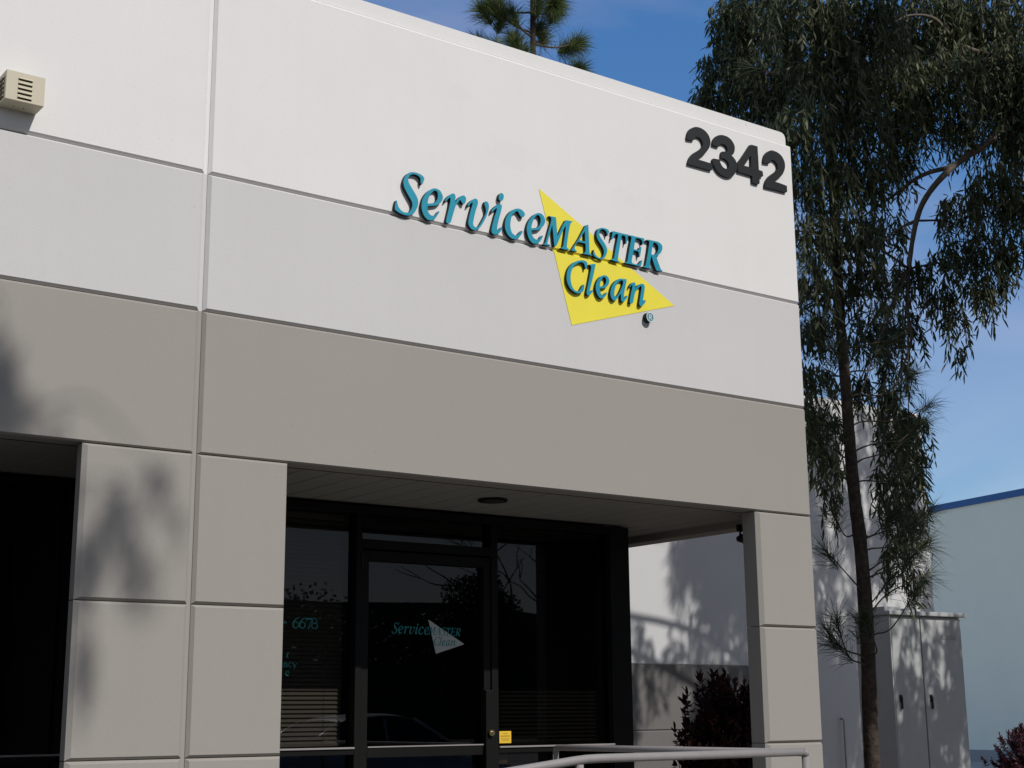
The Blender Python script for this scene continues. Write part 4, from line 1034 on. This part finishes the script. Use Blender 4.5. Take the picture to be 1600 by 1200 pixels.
# ------------------------------------------------------------------ vegetation
def gum_leaves(clumps, dens=1.0, ll=(.10, .17), lw=(.017, .027), per=22, skip=None):
    Ps, Ds, Ns, Ls, Ws = [], [], [], [], []
    tw = MB()
    for (cx, cy, cz, r) in clumps:
        ns = max(3, int(dens * 480 * r * r))
        for k in range(ns):
            d = unit(rng.normal(size=3))
            st = np.array([cx, cy, cz]) + d * np.array([r, r, r * .9]) * rng.uniform(.15, 1.0) ** .5 * np.array([1, 1, .8]) + np.array([0, 0, r * .35])
            out = np.array([d[0], d[1], .1]) * rng.uniform(.1, .75)
            L = rng.uniform(.28, .75) * min(1.0, .45 + r)
            n = max(6, int(per * L / .65))
            s = (np.arange(n) + rng.uniform(0, 1, n)) / n
            sv = s[:, None] * L
            pos = st + out * sv * (1 - .45 * s[:, None]) * .6 + np.array([0, 0, -1.0]) * sv * (.25 + .75 * s[:, None])
            dr = np.array([0, 0, -1.0]) + out * .25 + rng.normal(0, .44, (n, 3))
            dr = unit(dr)
            nn = rng.normal(size=(n, 3)); nn = unit(np.cross(dr, nn))
            Ps.append(pos); Ds.append(dr); Ns.append(nn)
            sc = rng.uniform(.85, 1.1)
            Ls.append(rng.uniform(*ll, n) * sc); Ws.append(rng.uniform(*lw, n))
            if k % 3 == 0:
                ss = np.linspace(0, 1, 4)[:, None]
                tp = st + out * ss * L * (1 - .45 * ss) * .6 + np.array([0, 0, -1.0]) * ss * L * (.25 + .75 * ss)
                tw.tube(tp.tolist(), [.004, .0032, .0025, .0015], 3, cap=False)
    P, D, N = np.concatenate(Ps), np.concatenate(Ds), np.concatenate(Ns)
    Ln, Wd = np.concatenate(Ls), np.concatenate(Ws)
    if skip is not None:
        kp = ~skip(P)
        P, D, N, Ln, Wd = P[kp], D[kp], N[kp], Ln[kp], Wd[kp]
    return (P, D, N, Ln, Wd), tw

def crown(name, data, m, parent):
    v, t, q = leaf_cloud(*data)
    o = np_mesh(name, v, [t, q], [m], parent)
    tag(o, kind='stuff')
    return o

def limb(parent, pts, r0, r1, m, name='limb', seg=8, wob=.0):
    """tapered limb through control points, resampled as a smooth curve"""
    P = [np.array(p, float) for p in pts]
    P = [2 * P[0] - P[1]] + P + [2 * P[-1] - P[-2]]
    out = []
    for i in range(1, len(P) - 2):
        for t in np.linspace(0, 1, 6, endpoint=False):
            p0, p1, p2, p3 = P[i - 1:i + 3]
            out.append(.5 * (2 * p1 + (p2 - p0) * t + (2 * p0 - 5 * p1 + 4 * p2 - p3) * t * t + (3 * p1 - p0 - 3 * p2 + p3) * t ** 3))
    out.append(P[-2])
    n = len(out)
    rr = [(r0 + (r1 - r0) * i / (n - 1)) * (1 + wob * random.uniform(-1, 1)) for i in range(n)]
    q = MB(); q.tube([tuple(p) for p in out], rr, seg)
    return q.build(name, m, parent, fix=False)

# the large weeping gum tree at the right
GT = thing('gum_tree', 'large weeping gum tree with hanging leaves over the right side', 'tree', (17.6, .5, .1))
limb(GT, [(17.6, .5, .08), (17.5, .5, 2.0), (17.1, .45, 4.5), (16.6, .4, 7.0), (16.3, .4, 9.5), (16.3, .4, 12.5)], .26, .06, 'bark_euc', 'trunk', 14, .05)
limb(GT, [(16.9, .45, 5.4), (15.2, .6, 7.0)] + BR1, .048, .007, 'bark_euc', wob=.08)
limb(GT, [BR1[2]] + BR2[1:], .028, .008, 'bark_euc', wob=.08)
limb(GT, [BR1[4]] + BR3[1:], .018, .006, 'bark_euc', wob=.08)
limb(GT, [(16.5, .4, 7.2), (14.9, .5, 8.0)] + BR4, .045, .008, 'bark_euc', wob=.08)
limb(GT, [BR4[1]] + BR5[1:], .030, .008, 'bark_euc', wob=.08)
random.seed(11)
big = BIG
for i, c in enumerate(big[:60:7]):
    base = random.choice([(16.6, .4, 7.0), (16.4, .4, 8.8), (16.3, .4, 10.2)])
    mid = ((base[0] + c[0]) / 2, (base[1] + c[1]) / 2, max(base[2], c[2]) * .6 + min(base[2], c[2]) * .4 + .3)
    limb(GT, [base, mid, c[:3]], .024, .005, 'bark_euc', wob=.08)
for i, c in enumerate(EUC):
    if i % 4 == 1:
        near = min((BR1[1:6] + BR2[1:] + BR4[1:] + BR5[1:]), key=lambda b: sum((b[k] - c[k]) ** 2 for k in range(3)))
        mid = ((near[0] + c[0]) / 2, (near[1] + c[1]) / 2, (near[2] + c[2]) / 2 + .12)
        limb(GT, [near, mid, (c[0], c[1], c[2])], .012, .004, 'twig', 'branch', 6)
d1, tw = gum_leaves([(a, b_, c, r * .76) for a, b_, c, r in EUC], 2.4, (.070, .148), (.012, .024))
crown('foliage', d1, 'euc', GT)
tag(tw.build('twigs', 'twig', GT, fix=False), kind='stuff')
d2, tw2 = gum_leaves(big, .35, (.14, .21), (.026, .042), 26)
crown('outer_foliage', d2, 'euc', GT)  # out-of-view leaves added to the crown for the shade they cast

# long-needled pine whose trunk stands before the cabinet
def needles(tufts, n=190, ln=(.20, .33), w=.0042):
    V, k = [], 0
    for (P, ax) in tufts:
        P, ax = np.array(P), unit(np.array(ax, float))
        m = int(n * rng.uniform(.6, 1.25))
        th = np.radians(rng.uniform(8, 68, m))[:, None]
        pr = unit(np.cross(ax, rng.normal(size=(m, 3))))
        dd = unit(ax * np.cos(th) + pr * np.sin(th) + rng.normal(0, .10, (m, 3)))
        b = P - ax * (rng.uniform(-.02, .20, m) ** 1.0)[:, None] + pr * .004
        L = (rng.uniform(*ln, m) * np.where(rng.uniform(size=m) < .2, .6, 1))[:, None]
        sd = unit(np.cross(dd, rng.normal(size=(m, 3)))) * w * .5
        sag = rng.uniform(.05, .38, (m, 1)) * L
        mid = b + dd * L * .55 - np.array([0, 0, 1.]) * sag * .3
        tip = b + dd * L - np.array([0, 0, 1.]) * sag
        V.append(np.stack([b + sd, b - sd, mid - sd * .8, mid + sd * .8, tip], 1).reshape(-1, 3))
    V = np.concatenate(V)
    i = (np.arange(len(V) // 5) * 5)[:, None]
    return V, i + np.array([[3, 2, 4]]), i + np.array([[0, 1, 2, 3]])

PN = thing('pine_tree', 'slender dark pine with long needles in front of the grey cabinet', 'tree', (9.67, .8, .1))
limb(PN, [(9.66, .8, .06), (9.665, .8, .5)] + TR + [(9.85, .8, 9.5)], .074, .03, 'bark_pine', 'trunk', 14, .05)
tuf = []
TRA = np.array(TR)
for i, P in enumerate(PT):
    z0 = P[2] - .10 - .30 * abs(P[0] - 9.6) + random.uniform(-.22, .14)
    k = np.argmin(abs(TRA[:, 2] - z0))
    b = np.array([np.interp(z0, TRA[:, 2], TRA[:, 0]), .8, z0])
    mid = (b + np.array(P)) / 2 + np.array([random.uniform(-.06, .06), random.uniform(-.08, .08), random.uniform(-.13, .05)])
    limb(PN, [tuple(b), tuple(b * .72 + mid * .28 + np.array([0, 0, random.uniform(0, .05)])), tuple(mid), P], .0105, .004, 'twig', 'branch', 6, .10)
    ax = np.array(P) - mid + np.array([0, 0, .12])
    tuf.append((P, ax))
    if random.random() < .6:
        tuf.append((tuple(np.array(P) * .75 + mid * .25 + rng.normal(0, .04, 3)), ax + rng.normal(0, .1, 3)))
for k in range(18):   # upper whorls, mostly behind the gum leaves
    z = random.uniform(6.3, 9.4); a = random.uniform(0, 6.28); r = random.uniform(.3, 1.0)
    P = (9.65 + r * math.cos(a), .8 + r * math.sin(a), z + .15)
    if P[0] < 9.0: continue
    limb(PN, [(9.65, .8, z - .1), (9.65 + r * .5 * math.cos(a), .8 + r * .5 * math.sin(a), z - .05), P], .014, .006, 'twig', 'branch', 6, .05)
    tuf.append((P, (math.cos(a), math.sin(a), .4)))
V_, t_, q_ = needles(tuf, 150, (.19, .31), .004)
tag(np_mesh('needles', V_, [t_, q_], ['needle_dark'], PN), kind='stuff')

# second young pine behind the parapet, its top showing above the roof line
PB = thing('pine_tree', 'sunlit pine top rising above the white parapet', 'tree', (9.45, 5.0, .1))
limb(PB, [(9.40, 5.0, .06), (9.42, 5.0, 3.0), (9.44, 5.0, 6.0), (9.45, 5.0, 8.5), (9.46, 5.0, 10.4), (9.47, 5.0, 11.8)], .085, .008, 'bark_pine', 'trunk', 12, .03)
tuf = []
PQ = [(a * .5208, (b + 7.5) * .5208 - 7.5, (c - 1.6) * .5208 + 1.6) for a, b, c in PP[2:]]
PQ += [(9.45 + .5 * math.cos(a) , 5.0 + .5 * math.sin(a), z) for a, z in ((.3, 9.9), (2.2, 9.8), (4.1, 9.95), (5.4, 10.3), (1.2, 10.4), (3.3, 10.5), (.8, 10.9), (2.9, 11.0), (5.0, 11.1))]
PQ += [(9.45 + .75 * math.cos(a) , 5.0 + .75 * math.sin(a), z) for a, z in ((.3, 7.2), (2.2, 7.4), (4.1, 7.1), (5.4, 6.6), (1.2, 6.5), (3.3, 6.2), (1.5, 8.5), (4.8, 8.6))]
for i, P in enumerate(PQ):
    P = (P[0], P[1] + (random.uniform(-.35, .35) if i < 10 else 0), P[2])
    b = np.array([9.45, 5.0, P[2] - .22])
    mid = (b + np.array(P)) / 2 + np.array([0, 0, -.06])
    limb(PB, [tuple(b), tuple(mid), P], .013, .007, 'twig', 'branch', 6, .05)
    tuf.append((P, np.array(P) - mid + np.array([0, 0, .16])))
    tuf.append((tuple(np.array(P) * .8 + mid * .2 + rng.normal(0, .07, 3)), np.array(P) - mid + rng.normal(0, .12, 3) + np.array([0, 0, .1])))
    q = MB(); q.tube([P, (P[0] + .005, P[1], P[2] + random.uniform(.07, .12))], [.008, .003], 6); q.build('candle', 'bark_euc', PB, fix=False)
V_, t_, q_ = needles(tuf, 520, (.19, .30), .0046)
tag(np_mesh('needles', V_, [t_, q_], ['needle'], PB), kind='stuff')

# tall tree across the lot behind the viewer: its crown edge throws the soft leaf shadows on the left of the wall
ST_ = 11.0
def up_sun(X, Z, t=ST_):
    return (X + .25 * t, -t, Z + .87 * t)
SH = thing('shade_tree', 'tall thin tree across the parking lot casting soft shadow on the wall', 'tree', (4.6, -11.6, 0))
limb(SH, [(4.6, -11.6, -.02), (4.55, -11.5, 3.5), (4.5, -11.3, 7), (4.6, -11.1, 10), (4.7, -11, 12.5)], .20, .05, 'bark_euc', 'trunk', 12, .04)
SC = []
for X, Z, r in ((2.16, 3.55, .05), (2.20, 3.42, .08), (2.22, 3.30, .09), (2.30, 3.22, .06), (2.12, 3.20, .08), (2.24, 3.10, .05), (2.48, 3.10, .035), (2.55, 3.16, .03),
                (2.86, 2.82, .05), (2.90, 2.74, .055), (2.84, 2.70, .05), (3.06, 2.93, .05), (3.09, 2.86, .04), (2.93, 2.60, .04), (2.97, 2.50, .05), (3.00, 2.41, .05), (2.96, 2.34, .035),
                (2.76, 2.62, .04), (2.72, 2.54, .05), (2.70, 2.45, .05), (2.74, 2.36, .04), (2.70, 2.28, .045), (2.69, 2.02, .045), (2.71, 1.93, .05), (2.68, 1.84, .04), (3.22, 2.70, .03), (2.07, 3.75, .04), (2.60, 2.78, .03)):
    P = up_sun(X, Z, ST_ + random.uniform(-.8, .8)); SC.append((*P, r))
    if random.random() < .6:
        limb(SH, [(4.62, -11.1, min(P[2] - .6, 12.2)), ((4.62 + P[0]) / 2, -11.05, P[2] - .25), P], .016, .004, 'bark_euc', 'branch', 6)
NS = len(SC)
for k in range(26):
    X, Z = random.uniform(-2.2, 1.5), random.uniform(.6, 3.0)
    SC.append((*up_sun(X, Z, ST_ + random.uniform(-2, 2)), random.uniform(.35, .6)))
d3, _ = gum_leaves(SC[:NS], 6.5, (.06, .11), (.013, .020), 24)
crown('foliage', d3, 'euc', SH)
d3, _ = gum_leaves(SC[NS:], .5, (.12, .2), (.03, .045), 24)
crown('outer_foliage', d3, 'euc', SH)

# shrubs
def shrub(name, label, c, rx, ry, rz, n, m, ll, group=None, low=.25, cat='shrub', legs=9):
    t = thing(name, label, cat, (c[0], c[1], c[2] - rz), group)
    ns = n // 34
    d = unit(rng.normal(size=(ns, 3)))
    lump = 1 + .20 * np.sin(d[:, 0] * 5 + 1.3) * np.sin(d[:, 2] * 6 + d[:, 1] * 4)
    r = rng.uniform(.12, 1, ns) ** .38 * lump
    C_ = np.array(c) + d * np.array([rx, ry, rz]) * r[:, None]
    keep = rng.uniform(size=ns) < np.clip(low + (C_[:, 2] - (c[2] - rz)) / (2 * rz) * 1.4, 0, 1)
    C_, d = C_[keep], d[keep]
    ax = unit(d * .55 + np.array([0, 0, .9]) + rng.normal(0, .2, d.shape))
    Ps, Ds, Ns = [], [], []
    for p_, a_ in zip(C_, ax):
        m_ = int(rng.uniform(20, 44))
        u = rng.uniform(0, 1, (m_, 1))
        pr = unit(np.cross(a_, rng.normal(size=(m_, 3))))
        th = np.radians(25 + 65 * (1 - u) + rng.uniform(-12, 12, (m_, 1)))
        Ps.append(p_ - a_ * (1 - u) * ll[1] * 2.2)
        D_ = unit(a_ * np.cos(th) + pr * np.sin(th)); Ds.append(D_)
        Ns.append(unit(np.cross(D_, a_ + rng.normal(0, .25, (m_, 3)))))
    P, D, N = np.concatenate(Ps), np.concatenate(Ds), np.concatenate(Ns)
    m_ = len(P)
    crown('foliage', (P, D, N, rng.uniform(*ll, m_), rng.uniform(.24, .34, m_) * ll[1]), m, t)
    for k in range(legs):
        a = random.uniform(0, 6.28); q = random.uniform(.2, .7)
        limb(t, [(c[0] + .06 * math.cos(a), c[1] + .06 * math.sin(a), c[2] - rz - .02), (c[0] + .3 * rx * math.cos(a) * q, c[1] + .3 * ry * math.sin(a) * q, c[2] - rz * .4), (c[0] + rx * .75 * math.cos(a) * q, c[1] + ry * .75 * math.sin(a) * q, c[2] + rz * .35)], .014, .005, 'twig', 'stem', 6, .08)
    return t
shrub('photinia_shrub', 'dark red leafed shrub seen through the open side of the entry', (9.20, 1.85, 1.08), .60, .50, .88, 34000, 'photinia', (.05, .085))
shrub('plum_shrub', 'rounded purple shrub in front of the blue grey warehouse', (20.45, 6.3, .72), 1.15, 1.0, .74, 40000, 'plum', (.05, .085))
t = thing('flax_plant', 'green strap leafed plant beside the column base', 'plant', (8.78, 1.22, .1))
for k in range(26):
    a = random.uniform(0, 6.28); ln_ = random.uniform(.9, 1.3); sp_ = random.uniform(.1, .45); q = MB(); w = random.uniform(.016, .026)
    vs = []
    for i in range(6):
        s = i / 5
        r = sp_ * s ** 1.6; z = .1 + ln_ * (s - .18 * s * s * (1 + sp_))
        ww = w * (1 - .85 * s ** 2)
        px, py = 8.78 + r * math.cos(a), 1.22 + r * math.sin(a)
        vs += [(px - ww * math.sin(a), py + ww * math.cos(a), z), (px + ww * math.sin(a), py - ww * math.cos(a), z)]
    q.add(vs, [(2 * i, 2 * i + 1, 2 * i + 3, 2 * i + 2) for i in range(5)])
    q.build('leaf', 'strap', t, fix=False)

# ------------------------------------------------------------------ what the dark glass mirrors: car and tree line across the lot
CR = thing('parked_car', 'silver sedan parked across the lot, mirrored faintly in the door glass', 'car', (12.3, -10.5, 0))
def loft(name, secs, m, parent, closed=False, smooth=True, mi=None):
    q = MB(); n = len(secs[0])
    vs = [v for s_ in secs for v in s_]
    fs = []
    for i in range(len(secs) - 1):
        for j in range(n if closed else n - 1):
            a, b = i * n + j, i * n + (j + 1) % n
            fs.append((a, b, b + n, a + n))
    q.add(vs, fs, 0, smooth)
    if closed:
        q.add(secs[0], [tuple(range(n))]); q.add(secs[-1], [tuple(range(n))[::-1]])
    return q.build(name, m, parent)
cx0, cy0 = 12.3, -10.5
def bsec(x, hw, zb, zt):
    return [(cx0 + x, cy0 + hw * a, zb + (zt - zb) * b) for a, b in ((-.80, 0), (-.97, .12), (-1, .5), (-.98, .82), (-.86, .97), (-.5, 1.02), (0, 1.03), (.5, 1.02), (.86, .97), (.98, .82), (1, .5), (.97, .12), (.80, 0))]
loft('body', [bsec(*s_) for s_ in ((-2.36, .62, .42, .82), (-2.30, .80, .28, .98), (-2.0, .88, .22, 1.06), (-1.2, .91, .20, 1.08), (0, .915, .20, 1.05), (.9, .91, .20, 1.03), (1.5, .89, .20, .98), (2.05, .84, .22, .88), (2.30, .74, .28, .76), (2.38, .58, .36, .62))], 'carpaint', CR, True)
def csec(x, hw, z): return [(cx0 + x, cy0 - hw, z), (cx0 + x, cy0 - hw * .5, z + .03), (cx0 + x, cy0, z + .04), (cx0 + x, cy0 + hw * .5, z + .03), (cx0 + x, cy0 + hw, z)]
loft('roof', [csec(*s_) for s_ in ((-.98, .60, 1.50), (-.80, .62, 1.56), (-.3, .635, 1.60), (.1, .63, 1.595), (.36, .60, 1.54))], 'carpaint', CR)
def strip(name, P, m):
    q = MB(); q.add(P, [(0, 1, 2, 3)]); return q.build(name, m, CR)
for s_ in (-1, 1):
    y0, y1 = cy0 + s_ * .80, cy0 + s_ * .615
    strip('side_window', [(cx0 - 1.42, y0, 1.075), (cx0 - .22, y0, 1.06), (cx0 - .24, y1, 1.565), (cx0 - .93, y1, 1.50)], 'carglass')
    strip('side_window', [(cx0 - .16, y0, 1.06), (cx0 + .98, y0, 1.035), (cx0 + .33, y1, 1.53), (cx0 - .18, y1, 1.57)], 'carglass')
    q = MB(); q.tube([(cx0 - 1.72, y0, 1.08), (cx0 - .98, y1, 1.505)], .035, 8); q.tube([(cx0 + 1.20, y0, 1.02), (cx0 + .36, y1, 1.54)], .03, 8); q.tube([(cx0 - .19, y0, 1.06), (cx0 - .21, y1, 1.57)], .025, 8)
    q.build('pillar', 'carpaint', CR)
    for xx in (-1.42, 1.40):
        wy = cy0 + s_ * .80
        q = MB(); q.lathe([(.20, -.10), (.31, -.09), (.325, -.05), (.325, .05), (.31, .09), (.20, .10)], (cx0 + xx, wy, .325), axis='y', seg=28); wh = q.build('wheel', 'tyre', CR)
        q = MB(); q.lathe([(.06, .104 * s_), (.195, .095 * s_), (.205, .07 * s_)], (cx0 + xx, wy, .325), axis='y', seg=28); q.build('rim', 'rim', wh)
    q = MB(); q.bbox(cx0 + 2.10, cx0 + 2.27, cy0 + s_ * .60 - .12, cy0 + s_ * .60 + .12, .62, .76, .02); q.build('headlight', 'lampclear', CR)
    q = MB(); q.bbox(cx0 - 2.335, cx0 - 2.22, cy0 + s_ * .60 - .13, cy0 + s_ * .60 + .13, .78, .94, .02); q.build('tail_light', 'lampred', CR)
    q = MB(); q.bbox(cx0 + .62, cx0 + .78, cy0 + s_ * .98 - .09, cy0 + s_ * .98 + .09, 1.0, 1.12, .03); q.build('mirror', 'carpaint', CR)
strip('windscreen', [(cx0 + 1.18, cy0 - .74, 1.03), (cx0 + 1.18, cy0 + .74, 1.03), (cx0 + .37, cy0 + .58, 1.545), (cx0 + .37, cy0 - .58, 1.545)], 'carglass')
strip('rear_window', [(cx0 - 1.70, cy0 - .74, 1.08), (cx0 - 1.70, cy0 + .74, 1.08), (cx0 - .99, cy0 + .58, 1.505), (cx0 - .99, cy0 - .58, 1.505)], 'carglass')

# leafless tree and far trees across the lot
BT = thing('bare_tree', 'leafless tree across the lot mirrored in the right window', 'tree', (24.5, -22.0, 0))
random.seed(5)
limb(BT, [(24.5, -22, -.02), (24.4, -22, 1.2), (24.3, -21.9, 2.4), (24.1, -21.9, 3.6)], .20, .12, 'bark_pine', 'trunk', 10, .05)
def fork(p, d, L, r, n):
    d = Vector(d).normalized(); p = Vector(p)
    m_ = p + d * L * .5 + Vector((random.uniform(-.1, .1), random.uniform(-.1, .1), random.uniform(-.05, .1))) * L
    e = p + d * L + Vector((0, 0, .08 * L))
    limb(BT, [tuple(p), tuple(m_), tuple(e)], r, r * .6, 'bark_pine', 'limb', 6)
    if n:
        for k in range(3 if n > 2 else 2):
            v = Vector((random.uniform(-1, 1), random.uniform(-1, 1), random.uniform(-.4, .9))).normalized()
            fork(e if k < 2 else m_, d * .9 + v * .75, L * random.uniform(.6, .8), r * .58, n - 1)
for a in (0.2, 1.7, 3.0, 4.4, 5.5):
    fork((24.2, -21.9, 2.9 + .15 * a), (math.cos(a), math.sin(a), .75), 1.7, .07, 3)

def far_tree(x, y, h_, w_, label):
    t = thing('far_tree', label, 'tree', (x, y, 0), 'trees across the parking lot')
    q = MB(); q.tube([(x, y, -.02), (x, y, h_ * .45)], [.22, .12], 8); q.build('trunk', 'bark_pine', t, fix=False)
    n = 16000
    d = unit(rng.normal(size=(n, 3)))
    lump = 1 + .25 * np.sin(d[:, 0] * 4 + x) * np.sin(d[:, 2] * 5 + y)
    P = np.array([x, y, h_ * .58]) + d * np.array([w_, w_, h_ * .42]) * (rng.uniform(.15, 1, n) ** .4 * lump)[:, None]
    D = unit(rng.normal(size=(n, 3))); N = unit(np.cross(D, rng.normal(size=(n, 3))))
    crown('foliage', (P, D, N, rng.uniform(.12, .24, n), rng.uniform(.08, .14, n)), 'woods', t)
for x, y, h_, w_, lb in ((47.5, -58, 9.6, 2.4, 'pointed far tree, taller than its neighbours left of it'),
                         (54, -55, 9.0, 2.8, 'far tree just right of the pointed one'), (62, -56, 9.0, 3.8, 'wide low far tree'), (74, -52, 10.2, 4.0, 'rightmost and widest far tree'), (12, -57, 7.6, 3.0, 'far tree second from the left end'), (0, -58, 8.0, 3.2, 'leftmost far tree')):
    far_tree(x, y, h_, w_, lb + ' in the row across the lot')
n = 42000
P = np.stack([rng.uniform(-60, 120, n), rng.uniform(-68, -63, n), rng.uniform(0, 1, n)], 1)
P[:, 2] = (.62 + .38 * P[:, 2]) * (7.7 + .5 * np.sin(P[:, 0] * .21) + .4 * np.sin(P[:, 0] * .67) + .35 * np.sin(P[:, 0] * 1.9) + .2 * np.sin(P[:, 0] * 4.7))
D = unit(rng.normal(size=(n, 3))); N = unit(np.cross(D, rng.normal(size=(n, 3))))
v, t_, q_ = leaf_cloud(P, D, N, rng.uniform(.18, .36, n), rng.uniform(.12, .22, n))
tag(np_mesh('distant_wood', v, [t_, q_], ['woods'], None), 'dark distant wood closing off the lot behind the viewer', kind='stuff')
